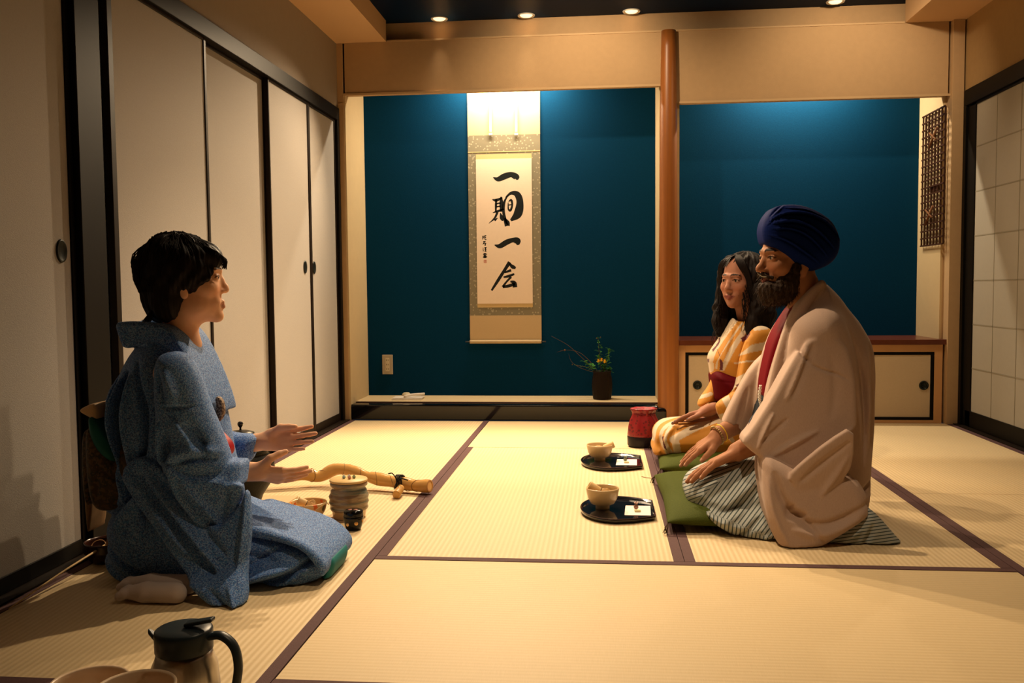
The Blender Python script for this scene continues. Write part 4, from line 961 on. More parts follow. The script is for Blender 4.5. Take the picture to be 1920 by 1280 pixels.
def hand(S, w, Fd, N, T, s=1.0, curl=(.15, .2, .15), spread=.06, thumb=((.5, .75, .25), (.85, .45, .15)), fing=None, nails=None, palm=.085):
    """w wrist; Fd finger direction; N out of the palm; T towards the thumb"""
    Fd = nrm(Fd); N = A(N); N = nrm(N-Fd*(N@Fd)); Tn = np.cross(Fd, N); Tn = Tn*np.sign(Tn@A(T)); w = A(w)
    L = [.068, .076, .071, .056]; off = [.0285, .0095, -.0095, -.0275]; rad = [.0088, .009, .0086, .0076]; kn = [palm, palm+.004, palm, palm-.009]
    tips = []
    S.cap(w-Fd*.02, w+Fd*.02*s, .024*s, .024*s, .012)
    for i in range(4):
        base = w+Fd*.018*s+Tn*off[i]*.55*s; K = w+s*(Fd*kn[i]+Tn*off[i]-N*.002)
        S.cap(base, K, .0125*s, .0105*s, .010)
        cu = curl if fing is None or fing[i] is None else fing[i]; sp = spread*(1.5-i); ang = 0; p = K
        d0 = nrm(Fd+Tn*sp)
        for j, fr in enumerate((.44, .31, .25)):
            ang += cu[j]; d = d0*math.cos(ang)+N*math.sin(ang); q = p+d*L[i]*s*fr
            S.cap(p, q, rad[i]*s*(1-.09*j), rad[i]*s*(1-.09*(j+1)), .003 if j else .005); p = q
        tips.append((p, d, N))
    tb = w+s*(Fd*.028+Tn*.022+N*.006); S.cap(w+Fd*.008*s+Tn*.012*s, tb, .015*s, .0145*s, .012)
    d1 = Fd*thumb[0][0]+Tn*thumb[0][1]+N*thumb[0][2]; d2 = Fd*thumb[1][0]+Tn*thumb[1][1]+N*thumb[1][2]; d1, d2 = nrm(d1), nrm(d2)
    m_ = tb+d1*.036*s; e = m_+d2*.028*s; e2 = e+nrm(d2*1.0+Fd*.2)*.019*s
    S.cap(tb, m_, .0145*s, .0112*s, .008); S.cap(m_, e, .0108*s, .0098*s, .004); S.cap(e, e2, .0098*s, .0076*s, .003)
    tips.append((e2, nrm(d2), N)); return tips
def nail_tint(V, col, tips, c, r=.0062, back=True):
    for p, d, N in tips:
        q = V-(A(p)+d*.002-N*.006); m = (q*q).sum(1) < r*r; col[m] = c
skin_cache = {}
def skin_mat(name, rough=.55):
    k = NT(name); a = k.n('Attribute', attribute_name='tint'); tc = k.n('TexCoord'); n = k.n('TexNoise'); n.inputs['Scale'].default_value = 60; k.l(tc.outputs['Object'], n.inputs['Vector'])
    hs = k.n('HueSaturation'); k.l(a.outputs['Color'], hs.inputs['Color']); k.l(k.math('MULTIPLY_ADD', n.outputs['Fac'], .16, .92), hs.inputs['Value'])
    k.l(hs.outputs[0], k.b.inputs['Base Color']); k.b.inputs['Roughness'].default_value = rough; k.b.inputs['Subsurface Weight'].default_value = .12; k.b.inputs['Subsurface Radius'].default_value = (.010, .004, .002); k.b.inputs['Subsurface Scale'].default_value = 1.0
    k.b.inputs['Specular IOR Level'].default_value = .12; k.bump(n.outputs['Fac'], .12, .0015); return k.m

# ================================================================ HOST (blue kimono)
def floral(name, base, light, dark, scale=150):
    k = NT(name); tc = k.n('TexCoord'); v = k.n('TexVoronoi'); v.inputs['Scale'].default_value = scale; k.l(tc.outputs['Object'], v.inputs['Vector'])
    n = k.n('TexNoise'); n.inputs['Scale'].default_value = scale*1.6; n.inputs['Detail'].default_value = 3; k.l(tc.outputs['Object'], n.inputs['Vector'])
    ring_ = k.math('COMPARE', v.outputs['Distance'], .33, .11)
    c = k.mix(ring_, base, dark); c = k.mix(k.math('LESS_THAN', v.outputs['Distance'], .16), c, light)
    c = k.mix(k.math('MULTIPLY', k.math('GREATER_THAN', n.outputs['Fac'], .53), .75), c, light)
    k.l(c, k.b.inputs['Base Color']); k.b.inputs['Roughness'].default_value = .8; k.b.inputs['Sheen Weight'].default_value = .05
    k.bump(n.outputs['Fac'], .25, .001); return k.m
def build_host():
    o = empty('person', (-1.15, 2.40, 0), 0, 'person with short black hair in a blue kimono kneeling at left, both hands held out', 'person', 'people kneeling on the mats')
    O = (-1.15, 2.40, 0)
    fd = nrm((.92, .36, .04)); hc = A(Y(350, 523, 2.43)); s = 1.0
    S = Sculpt((-1.42, 2.12, 0), (-.66, 2.78, .97), .0032)
    neck = A(Y(338, 655, 2.42))
    P, R = head(S, hc, fd, (-.08, -.03, 1), s, neck=neck, jw=1.16, nose=.92, chin=.010)
    # torso, hips, legs folded
    S.ell(Y(322, 745, 2.42), (.07, .11, .12), k=.03); S.ell(Y(318, 860, 2.42), (.07, .11, .12), k=.03); S.ell(Y(310, 985, 2.42), (.08, .11, .07), k=.03)
    for y_ in (2.35, 2.50):
        S.cap(Y(290, 1000, y_), Y(570, 1040, y_+.02), .065, .045, .02); S.cap(Y(565, 1065, y_+.02), Y(330, 1080, y_-.02), .040, .03, .02)
    # arms
    sh = Y(318, 700, 2.29); el = Y(336, 868, 2.30); wr = Y(470, 884, 2.37)
    S.cap(neck, sh, .05, .036, .02); S.cap(sh, el, .036, .034, .02); S.cap(el, Y(420, 885, 2.33), .037, .030, .02); S.cap(Y(420, 885, 2.33), wr, .030, .0235, .015)
    tn = hand(S, wr, Vector((.90, .30, -.17)), (-.2, .62, .72), (0, -.5, .7), .98, curl=(.18, .16, .1), spread=.015, thumb=((.5, .75, .35), (.85, .1, .6)))
    sh2 = Y(325, 700, 2.54); el2 = Y(350, 850, 2.58); wr2 = Y(492, 828, 2.60)
    S.cap(neck, sh2, .05, .045, .03); S.cap(sh2, el2, .045, .037, .02); S.cap(el2, wr2, .036, .023, .02)
    tf = hand(S, wr2, (.98, .12, .06), (.05, -.93, .30), (0, .3, 1), .98, spread=.07, thumb=((.85, .42, .25), (1.0, -.05, .15)), fing=[(.0, .08, .06), (.08, .08, .05), (.14, .1, .05), (.2, .15, .1)])
    V, Q = S.mesh()
    base = (.76, .43, .27); col = head_tint(V, P, R, hc, s, base, (.50, .24, .16), (.03, .018, .012), brow_w=.003, jw=1.16)
    body = mesh_obj('body', V, Q, skin_mat('host_skin', .55), o, O, col)
    for q in (-1, 1): eye(P, R, s, body, q, O)
    # ---- hair: layered bob
    H = Sculpt(hc-.17, hc+.17, .0028)
    r_, f_, u_ = R; HP = lambda a, b, d: hc+a*r_+b*f_+d*u_
    H.ell(HP(0, -.022, .036), (.085, .110, .088), R, .01); H.ell(HP(0, -.05, -.005), (.083, .075, .088), R, .03); H.ell(HP(0, -.068, -.068), (.056, .045, .05), R, .03)
    H.ell(HP(0, .05, .06), (.062, .045, .036), R, .02); 
    for q in (-1, 1): H.ell(HP(q*.062, .012, .004), (.022, .052, .055), R, .02); H.ell(HP(q*.05, -.05, -.06), (.03, .04, .05), R, .02)
    # keep face and neck front free
    H.ell(HP(0, .115, -.055), (.060, .075, .088), R, .008, True); H.ell(HP(0, .075, -.14), (.09, .095, .085), R, .01, True)
    for q in (-1, 1): H.ell(HP(q*.07, .075, -.06), (.035, .055, .055), R, .008, True); H.ell(HP(q*.078, .035, -.085), (.045, .052, .050), R, .01, True); H.ell(HP(q*.085, .004, -.050), (.02, .026, .022), R, .006, True)
    Vh, Qh = H.mesh(1)
    # comb the surface into locks
    L = (Vh-hc) @ R.T; az = np.arctan2(L[:, 0], L[:, 1]+.02); nn_ = (Vh-HP(0, -.03, .0)); nn_ /= np.linalg.norm(nn_, axis=1)[:, None]
    wv = np.sin(az*5+L[:, 2]*28)*.0035+np.sin(az*13+L[:, 2]*45+2*np.sin(L[:, 2]*40))*.0026+np.sin(az*43+L[:, 2]*30)*.0010+np.sin(L[:, 1]*90+L[:, 2]*120)*.001
    Vh = Vh+nn_*wv[:, None]
    hm = NT('black_hair'); tc = hm.n('TexCoord'); mp = hm.n('Mapping'); mp.inputs['Scale'].default_value = (260, 260, 30); hm.l(tc.outputs['Object'], mp.inputs[0]); nn2 = hm.n('TexNoise'); nn2.inputs['Scale'].default_value = 1; nn2.inputs['Detail'].default_value = 3; hm.l(mp.outputs[0], nn2.inputs['Vector'])
    hm.l(hm.mix(nn2.outputs['Fac'], (.003, .0022, .002), (.016, .010, .009)), hm.b.inputs['Base Color']); hm.b.inputs['Roughness'].default_value = .55; hm.b.inputs['Specular IOR Level'].default_value = .10; hm.bump(nn2.outputs['Fac'], .7, .002); MATS['black_hair'] = hm.m
    hair = mesh_obj('hair', Vh, Qh, hm.m, o, O)
    rr = random.Random(5); st = []
    for i in range(620):   # strands lying over the shell, following crown -> tips
        th = rr.uniform(-2.75, 2.75); l0 = rr.uniform(.0, .5); pts = []
        for j in range(7):
            t = l0+(1.12-l0)*j/6; ph = t*1.75
            ell_ = A([.088*math.sin(th)*math.sin(ph), -.026+.113*math.cos(th+.10*math.sin(6*t+i))*math.sin(ph), .036+.091*math.cos(ph)])
            if t > .75: ell_ = ell_*A([.93, .93, 1])+A([0, -.012, -.03*(t-.75)*3])
            ell_ = ell_*(1+.035*math.sin(5*th+9*t)+.02*math.sin(11*th-7*t)); q = HP(*(ell_+A([rr.uniform(-1, 1), rr.uniform(-1, 1), rr.uniform(-1, 1)])*.0015))
            pts.append(q)
        front = abs(th) < 1.15
        if front: pts = pts[:4] if abs(th) < .9 else pts[:5]
        st.append((pts, .0021, .0005))
    for i in range(46):   # nape wisps and fringe
        a = rr.uniform(-1.0, 1.0); p0 = HP(.045*math.sin(a*1.5), -.07-.02*math.cos(a), -.07); p1 = HP(.05*math.sin(a*1.5), -.095-rr.uniform(0, .02), -.105); p2 = HP(.052*math.sin(a*1.5), -.11-rr.uniform(.0, .02), -.112-rr.uniform(-.006, .02)); st.append(([p0, p1, p2], .0022, .0004))
    for i in range(60):
        a = rr.uniform(-.05, .055); p0 = HP(a, .055, .088); p1 = HP(a*1.1, .088, .070); p2 = HP(a*1.15, .105+rr.uniform(-.004, .006), .045+rr.uniform(-.004, .008)); p3 = HP(a*1.15, .103+rr.uniform(-.01, .006), .026+rr.uniform(-.006, .01)); st.append(([p0, p1, p2, p3], .0028, .0005))
    tube_strands('hair_strands', st, hm.m, hair, O)
    # ---- kimono
    KM = floral('host_kimono_cloth', (.04, .15, .42), (.23, .35, .60), (.014, .045, .20), 190)
    K = Sculpt((-1.46, 1.98, 0), (-.62, 2.74, .74), .0044); K.fg = 2.0
    # legs under the skirt
    K.slab([(207, 950), (260, 915), (350, 905), (465, 948), (525, 968), (598, 992), (634, 1016), (648, 1038), (628, 1072), (600, 1104), (540, 1122), (470, 1127), (420, 1120), (345, 1100), (300, 1086), (245, 1073), (215, 1045), (203, 1000)], 2.42, .175, .12, k=.004, smooth=2, fit=(26, 12), wob=.0012,
        folds=[([(465, 972), (540, 988), (600, 1008), (642, 1045)], -.009, .008, -1), ([(470, 1078), (520, 1062), (570, 1050), (625, 1015)], -.018, .009), ([(470, 1064), (525, 1045), (590, 1028)], .010, .012),
               ([(475, 1103), (520, 1092), (565, 1100)], -.016, .007), ([(480, 1088), (530, 1078), (560, 1085)], .010, .008), ([(480, 1040), (520, 1020), (560, 1000)], -.007, .008), ([(500, 1050), (560, 1030), (610, 1040)], .006, .012),
               ([(470, 1005), (520, 1010), (560, 1025)], -.007, .009), ([(560, 1110), (575, 1075), (580, 1050)], -.005, .007), ([(220, 980), (290, 1030), (360, 1070), (440, 1110)], -.012, .010), ([(215, 1010), (260, 1055), (330, 1075)], .008, .012), ([(225, 1050), (280, 1068), (340, 1085)], -.008, .007)])
    K.slab([(463, 950), (525, 966), (598, 988), (634, 1012), (650, 1036), (640, 1058), (630, 1036), (604, 1006), (560, 988), (510, 980), (463, 974)], 2.415, .145, .02, k=.003, smooth=1, fit=(0, 10))
    # torso
    K.slab([(258, 650), (285, 622), (330, 614), (362, 640), (386, 690), (410, 742), (424, 800), (432, 850), (448, 900), (455, 950), (330, 985), (208, 962), (204, 920), (225, 872), (214, 820), (203, 768), (206, 732), (230, 695)], 2.42, .165, .16, k=.006, fit=(10, 2), wob=.0015,
        folds=[([(250, 688), (238, 760), (250, 830), (285, 910)], -.014, .009), ([(280, 685), (262, 760), (268, 830), (300, 920)], -.026, .011), ([(265, 700), (250, 770), (258, 850), (290, 930)], .013, .010), ([(300, 665), (312, 720), (326, 760), (322, 830), (310, 900)], -.018, .009),
               ([(355, 660), (385, 725), (405, 790)], -.012, .008), ([(292, 690), (288, 770), (296, 850)], .014, .010), ([(225, 720), (218, 770), (230, 830)], -.012, .008), ([(215, 740), (210, 780)], .006, .008)])
    # shoulder and upper arm, near side
    K.slab([(296, 668), (326, 656), (352, 664), (372, 700), (388, 750), (412, 805), (430, 852), (436, 885), (380, 903), (325, 900), (306, 860), (300, 800), (294, 730)], 2.265, .07, .065, gx=.22, k=.005,
        folds=[([(320, 757), (350, 758), (382, 757)], -.005, .0035), ([(322, 866), (350, 842), (400, 834), (425, 845)], .008, .012), ([(330, 800), (334, 832), (326, 862)], -.010, .010), ([(365, 785), (388, 815), (405, 850)], -.012, .010), ([(345, 775), (365, 800), (388, 835)], .009, .010),
               ([(330, 690), (345, 730), (352, 755)], .007, .010), ([(315, 690), (322, 730), (330, 755)], -.007, .007), ([(350, 860), (385, 850), (420, 856)], -.008, .007), ([(310, 780), (318, 830), (312, 870)], .008, .008)])
    # near sleeve: forearm part and the hanging bag
    K.slab([(310, 868), (345, 856), (400, 858), (440, 861), (463, 861), (459, 885), (456, 912), (400, 922), (345, 905), (318, 888)], 2.270, .042, .016, gx=.36, gz=.75, k=.003, smooth=1, folds=[([(330, 880), (380, 893), (440, 900)], .005, .010), ([(345, 865), (390, 880)], -.006, .007)])
    K.slab([(309, 866), (340, 892), (392, 916), (457, 900), (456, 935), (436, 975), (413, 1009), (375, 985), (338, 945), (318, 905)], 2.222, .014, .008, gx=.30, gz=-.15, k=.002, smooth=1,
        folds=[([(330, 905), (375, 950), (412, 990)], -.010, .009), ([(345, 905), (390, 950), (418, 985)], .008, .009), ([(430, 915), (425, 950), (415, 985)], -.006, .008)])
    # long side panel falling to the mat
    K.slab([(226, 885), (262, 850), (306, 872), (340, 925), (400, 1000), (452, 950), (466, 905), (473, 985), (466, 1050), (449, 1090), (458, 1140), (450, 1156), (425, 1150), (385, 1118), (340, 1058), (290, 985), (250, 930)], 2.215, .016, .009, gx=.06, gz=.26, k=.002, smooth=1,
        folds=[([(265, 880), (330, 970), (400, 1060), (450, 1130)], -.014, .010), ([(280, 890), (350, 980), (420, 1075)], .013, .011), ([(465, 930), (462, 1010), (448, 1090)], .009, .007), ([(300, 890), (370, 970), (430, 1040)], -.010, .009), ([(245, 885), (300, 960), (360, 1040)], .008, .009)])
    K.slab([(205, 985), (240, 940), (262, 920), (272, 1000), (278, 1046), (225, 1010)], 2.255, .018, .016, k=.003)
    K.slab([(350, 1085), (400, 1080), (452, 1055), (465, 1100), (459, 1142), (449, 1158), (426, 1151), (390, 1126)], 2.15, .04, .03, gz=.75, k=.03, smooth=1, folds=[([(440, 1085), (450, 1120), (450, 1150)], .006, .006), ([(400, 1095), (425, 1120), (445, 1150)], -.008, .007)])
    # far sleeve
    K.slab([(405, 800), (440, 812), (488, 814), (485, 838), (472, 864), (440, 885), (410, 880), (395, 840)], 2.585, .055, .05, k=.01, folds=[([(440, 830), (470, 835)], -.004, .01)])
    # collar: near and far bands rising behind the nape
    K.slab([(247, 603), (262, 600), (300, 601), (336, 606), (356, 622), (376, 655), (398, 702), (416, 752), (420, 775), (408, 766), (386, 724), (356, 676), (328, 650), (290, 641), (264, 652), (255, 630)], 2.41, .10, .014, k=.004, smooth=1,
        folds=[([(270, 640), (310, 632), (345, 650), (375, 700), (405, 760)], -.006, .006)])
    K.cap(Y(350, 560, 2.42), Y(338, 645, 2.42), .055, .034, .004, cut=True); K.cap(Y(300, 570, 2.42), Y(318, 630, 2.42), .060, .035, .01, cut=True)
    K.cap(Y(300, 520, 2.42), Y(300, 590, 2.42), .07, .07, .004, cut=True)
    # cuff openings
    K.cap(Y(480, 886, 2.38), Y(438, 886, 2.345), .030, .024, .003, cut=True); K.cap(Y(500, 828, 2.6), Y(465, 838, 2.59), .032, .026, .003, cut=True)
    K.floor(.004)
    V, Q = K.mesh(1); kim = mesh_obj('kimono', V, Q, KM, o, O)
    teal = mat('kimono_lining_teal', (.01, .16, .17), .6)
    T_ = Sculpt((-1.0, 2.2, 0), (-.62, 2.7, .3), .004)
    T_.slab([(600, 1092), (618, 1066), (628, 1035), (636, 1030), (642, 1045), (632, 1072), (612, 1098)], 2.41, .09, .03, k=.002); T_.floor(.003); V, Q = T_.mesh(1); mesh_obj('kimono_lining', V, Q, teal, kim, O)
    # ---- sash and its bow
    SH = Sculpt((-1.52, 2.18, .1), (-1.05, 2.62, .62), .004)
    SH.slab([(181, 790), (203, 800), (240, 872), (262, 905), (268, 940), (240, 945), (214, 950), (196, 940), (186, 900)], 2.36, .08, .03, k=.006, folds=[([(200, 850), (230, 880), (262, 895)], -.012, .008), ([(212, 880), (208, 930)], -.008, .008), ([(195, 860), (240, 865)], .006, .01)])
    SH.slab([(176, 800), (190, 800), (196, 860), (194, 910), (188, 945), (178, 925), (174, 860)], 2.37, .07, .02, k=.004)
    SH.cap(Y(300, 870, 2.41), Y(305, 930, 2.41), .13, .125, .01)
    V, Q = SH.mesh(1); om = floral('sash_brown_brocade', (.045, .026, .010), (.10, .055, .02), (.02, .02, .012), 60); sash = mesh_obj('sash', V, Q, om, o, O)
    SB = Sculpt((-1.56, 2.18, .2), (-1.1, 2.62, .66), .004)
    SB.slab([(188, 770), (204, 782), (232, 830), (246, 858), (225, 855), (196, 825)], 2.36, .08, .02, k=.004); V, Q = SB.mesh(1)
    mesh_obj('sash_pillow_cloth', V, Q, mat('sash_cloth_teal', (.012, .10, .09), .55, var=.2, vscale=30), sash, O)
    SB = Sculpt((-1.56, 2.18, .2), (-1.1, 2.62, .70), .004)
    SB.slab([(169, 764), (185, 755), (204, 748), (207, 785), (188, 775)], 2.37, .07, .012, k=.004); V, Q = SB.mesh(1)
    mesh_obj('bow_loop', V, Q, mat('bow_cream_cloth', (.52, .35, .19), .7, var=.1, vscale=40), sash, O)
    SB = Sculpt((-1.6, 2.18, .0), (-1.1, 2.62, .60), .004)
    SB.slab([(176, 840), (186, 850), (190, 905), (186, 960), (180, 1000), (176, 960), (172, 900)], 2.43, .05, .012, k=.004); V, Q = SB.mesh(1)
    mesh_obj('bow_tail', V, Q, mat('bow_tail_cloth', (.22, .13, .06), .7, var=.3, vscale=40), sash, O)
    # ---- tucked wallet and red cloth
    W_ = Sculpt((-1.2, 2.1, .2), (-.85, 2.6, .65), .0025)
    W_.slab([(404, 741), (416, 745), (422, 762), (420, 782), (405, 796), (402, 790), (409, 770)], 2.37, .012, .006, k=.003); V, Q = W_.mesh(1)
    mesh_obj('tucked_wallet', V, Q, floral('wallet_brocade', (.10, .05, .03), (.45, .34, .24), (.05, .02, .02), 120), o, O)
    W_ = Sculpt((-1.2, 2.1, .2), (-.85, 2.6, .65), .0025)
    W_.slab([(410, 806), (420, 815), (434, 830), (437, 846), (428, 856), (418, 840)], 2.37, .02, .006, k=.003); V, Q = W_.mesh(1)
    mesh_obj('red_silk_cloth', V, Q, mat('red_silk', (.36, .003, .010), .45), o, O)
    # ---- white split-toe socks
    sk = mat('sock_white', (.58, .50, .48), .8, bump=.2, bscale=300)
    for (a, b, c, yy) in (((350, 1100), (285, 1098), (240, 1098), 2.20), ((330, 1118), (275, 1112), (238, 1118), 2.135)):
        q = Sculpt((-1.4, 2.02, 0), (-.9, 2.36, .16), .0035); pa, pb, pc_ = Y(*a, yy), Y(*b, yy), Y(*c, yy)
        for p_ in (pa, pb, pc_): p_.z = max(p_.z, .023)
        q.cap(pa, pb, .027, .026, .01); q.cap(pb, pc_, .026, .016, .01); pt_ = pc_+Vector((-.012, 0, -.006))
        q.cap(pc_+Vector((0, -.012, 0)), pt_+Vector((0, -.014, 0)), .014, .012, .003); q.cap(pc_+Vector((0, .012, 0)), pt_+Vector((-.004, .016, 0)), .016, .013, .003)
        q.floor(.003); V, Q = q.mesh(1); mesh_obj('split_toe_sock', V, Q, sk, o, O)
build_host()

# ================================================================ MAN (turban, tan jacket)
def build_man():
    O = (.72, 3.12, 0)
    o = empty('person', O, 0, 'bearded person in a dark blue turban and tan jacket kneeling with hands on thighs', 'person', 'people kneeling on the mats')
    fd = nrm((-.93, -.36, .0)); hc = A(Y(1480, 484, 3.13)); s = 1.06
    S = Sculpt((.24, 2.84, 0), (1.0, 3.42, 1.0), .0033)
    neck = A(Y(1527, 600, 3.14))
    P, R = head(S, hc, fd, (.06, 0, 1), s, male=True, smile=.6, neck=neck, jw=1.08)
    S.ell(Y(1525, 720, 3.14), (.09, .14, .17), k=.05); S.ell(Y(1530, 860, 3.14), (.10, .14, .12), k=.05)
    for y_ in (3.06, 3.22): S.cap(Y(1520, 900, y_), Y(1325, 915, y_-.02), .075, .05, .03); S.cap(Y(1330, 935, y_), Y(1560, 985, y_), .045, .03, .03)
    sh = Y(1535, 650, 2.99); el = Y(1490, 815, 2.97); wr = Y(1396, 840, 2.975)
    S.cap(neck, sh, .055, .045, .03); S.cap(sh, el, .045, .040, .02); S.cap(el, wr, .042, .028, .015)
    tn = hand(S, wr, (-.86, -.04, -.46), (-.42, -.10, -.88), (0, 1, 0), 1.3, curl=(.10, .12, .1), spread=.02, fing=[(.02, .1, .1), (.05, .12, .1), (.08, .14, .1), (.16, .12, .1)], thumb=((.6, .7, .2), (.9, .3, .2)))
    sh2 = Y(1490, 640, 3.28); el2 = Y(1430, 770, 3.30); wr2 = Y(1352, 812, 3.22)
    S.cap(neck, sh2, .055, .045, .03); S.cap(sh2, el2, .045, .040, .02); S.cap(el2, wr2, .040, .028, .015)
    tf = hand(S, wr2, (-.80, -.05, -.58), (-.50, .0, -.85), (0, -1, -.1), 1.10, curl=(.04, .08, .08), spread=.06, thumb=((.75, .55, .2), (.95, .25, .1)))
    V, Q = S.mesh()
    base = (.37, .165, .085); col = head_tint(V, P, R, hc, s, base, (.30, .10, .08), (.02, .012, .009), True, brow_w=.005, jw=1.08)
    nail_tint(V, col, tn+tf, (.62, .36, .25))
    body = mesh_obj('body', V, Q, skin_mat('man_skin', .65), o, O, col)
    for q in (-1, 1): eye(P, R, s, body, q, O)
    HP = lambda a, b, d: hc+s*(a*R[0]+b*R[1]+d*R[2])
    # ---- turban
    T = Sculpt(hc+A((-.16, -.17, -.08)), hc+A((.22, .17, .22)), .0028)
    T.slab([(1427, 456), (1423, 436), (1426, 418), (1434, 403), (1447, 389), (1475, 385), (1502, 388), (1530, 400), (1552, 416), (1563, 436), (1568, 456), (1563, 480), (1548, 497), (1525, 507), (1508, 509), (1490, 503), (1473, 494), (1457, 482), (1442, 468), (1433, 461)], 3.135, .108, .062, k=.004,
        folds=[([(1430, 427), (1442, 411), (1470, 402), (1510, 405), (1545, 425), (1566, 455)], -.013, .0055, -1), ([(1438, 424), (1460, 419), (1490, 420), (1520, 436), (1552, 470)], -.014, .006, -1), ([(1436, 411), (1448, 398), (1462, 388)], -.008, .004, 1), ([(1437, 434), (1470, 431), (1505, 446), (1540, 486)], -.010, .005, -1),
               ([(1432, 444), (1462, 452), (1500, 478), (1530, 500)], -.009, .005, -1), ([(1460, 395), (1500, 396), (1535, 412)], -.006, .004, -1)])
    V, Q = T.mesh(1)
    tb = NT('turban_blue_cloth'); tc = tb.n('TexCoord'); n1 = tb.n('TexNoise'); n1.inputs['Scale'].default_value = 420; tb.l(tc.outputs['Object'], n1.inputs['Vector']); tb.l(tb.mix(n1.outputs['Fac'], (.002, .007, .06), (.004, .016, .13)), tb.b.inputs['Base Color']); tb.b.inputs['Roughness'].default_value = .75; tb.b.inputs['Specular IOR Level'].default_value = .04; tb.bump(n1.outputs['Fac'], .2, .001)
    mesh_obj('turban', V, Q, tb.m, o, O)
    # ---- beard and moustache
    B = Sculpt(hc+A((-.16, -.14, -.22)), hc+A((.12, .14, .03)), .0026)
    B.slab([(1491, 500), (1500, 515), (1500, 540), (1490, 559), (1472, 571), (1452, 573), (1438, 566), (1430, 550), (1429, 533), (1434, 528), (1447, 527), (1452, 520), (1448, 514), (1460, 513), (1470, 506), (1480, 497)], 3.10, .062, .05, gx=.2, k=.01)
    for q in (-1, 1): B.cap(HP(0, .094, -.051), HP(q*.036, .076, -.060), .0068, .006, .006); B.cap(HP(q*.062, .015, -.03), HP(q*.05, .035, -.085), .018, .024, .015)
    B.cap(HP(0, .08, -.098), HP(0, .075, -.125), .030, .026, .02)
    B.ell(HP(0, .094, -.072), A((.021, .020, .0075)), R, .003, True)
    V, Q = B.mesh(1); L = (V-hc) @ R.T; nn_ = V-HP(0, .0, -.06); nn_ /= np.linalg.norm(nn_, axis=1)[:, None]
    V = V+nn_*((np.sin(L[:, 0]*300+L[:, 2]*60)*np.sin(L[:, 1]*260-L[:, 2]*120))*.0022)[:, None]
    bm_ = NT('beard_brown'); tc = bm_.n('TexCoord'); mp = bm_.n('Mapping'); mp.inputs['Scale'].default_value = (300, 300, 60); bm_.l(tc.outputs['Object'], mp.inputs[0]); n2 = bm_.n('TexNoise'); n2.inputs['Detail'].default_value = 4; n2.inputs['Scale'].default_value = 1; bm_.l(mp.outputs[0], n2.inputs['Vector'])
    bm_.l(bm_.mix(n2.outputs['Fac'], (.008, .004, .002), (.06, .032, .018)), bm_.b.inputs['Base Color']); bm_.b.inputs['Roughness'].default_value = .7; bm_.b.inputs['Specular IOR Level'].default_value = .15; bm_.bump(n2.outputs['Fac'], .8, .003)
    beard = mesh_obj('beard', V, Q, bm_.m, o, O)
    rr = random.Random(11); st = []
    idx = np.random.RandomState(3).choice(len(V), 900, False)
    for i in idx:
        p = V[i]; n_ = nn_[i]; l_ = L[i]
        d = nrm(n_*.5+A((0, 0, -1))*.9+R[1]*.2); k_ = rr.uniform(.010, .022); w_ = A([rr.uniform(-1, 1) for _ in range(3)])*.004
        st.append(([p-n_*.003, p+d*k_*.5+w_*.5, p+d*k_+n_*-.002+w_], .0011, .0003))
    tube_strands('beard_strands', st, bm_.m, beard, O, 4)
    wm = mat('white_whisker', (.75, .7, .62), .5)
    st = []
    for q in range(4):
        e_ = A((0, 0, 1))*.0007*q
        st.append((spline([A(Y(1437, 519.5, 3.055))+e_, A(Y(1430, 519, 3.045))+e_, A(Y(1423, 515, 3.045))+e_*.5, A(Y(1417.5, 508, 3.045))+e_*.2], 5), .0009, .0003))
    ms = []
    for q in range(160):
        sg = rr.choice((-1, 1)); a0 = rr.uniform(0, .02); p0 = HP(sg*a0, .0985, -.049+rr.uniform(-.003, .003)); p1 = HP(sg*(a0+.014), .094, -.056+rr.uniform(-.004, .002)); p2 = HP(sg*(a0+.026), .082, -.062+rr.uniform(-.005, .003)); ms.append((spline([p0, p1, p2], 3), .0011, .0003))
    tube_strands('moustache_strands', ms, bm_.m, beard, O, 4)
    tube_strands('moustache_tips', st, wm, beard, O, 5)
    # ---- striped under-kimono
    K = Sculpt((.22, 2.62, 0), (1.06, 3.36, .32), .0044); K.fg = 1.3
    K.slab([(1400, 846), (1375, 858), (1340, 868), (1308, 880), (1290, 893), (1281, 910), (1284, 928), (1294, 945), (1310, 958), (1335, 977), (1365, 994), (1400, 1006), (1445, 1016), (1500, 1020), (1560, 1005), (1630, 985), (1625, 950), (1560, 890), (1480, 850)], 3.07, .20, .15, k=.01, wob=.001,
        folds=[([(1300, 955), (1370, 905), (1400, 880)], .012, .014), ([(1320, 960), (1370, 925), (1410, 890)], -.014, .010), ([(1380, 960), (1400, 940), (1440, 965)], -.014, .009), ([(1400, 985), (1420, 960), (1440, 950)], .008, .010), ([(1290, 925), (1320, 915), (1360, 890)], -.005, .010)])
    K.slab([(1460, 1000), (1520, 1002), (1560, 975), (1600, 955), (1622, 945), (1640, 962), (1664, 990), (1690, 1018), (1680, 1024), (1600, 1027), (1520, 1028), (1470, 1026)], 2.86, .10, .04, k=.012, gz=.0,
        folds=[([(1560, 1000), (1585, 985), (1600, 975)], .008, .010), ([(1600, 1010), (1615, 985), (1622, 965)], -.008, .008), ([(1570, 1020), (1620, 1012), (1660, 1012)], -.005, .008)])
    K.slab([(1318, 955), (1350, 962), (1400, 955), (1450, 940), (1520, 950), (1600, 960), (1640, 978), (1640, 1012), (1560, 1028), (1475, 1030), (1435, 1022), (1395, 1010), (1360, 994), (1335, 978)], 2.87, .08, .075, k=.02, gz=.3,
        folds=[([(1345, 975), (1400, 945)], .010, .012), ([(1380, 1000), (1425, 960)], -.012, .008), ([(1410, 1008), (1450, 985)], .008, .008)])
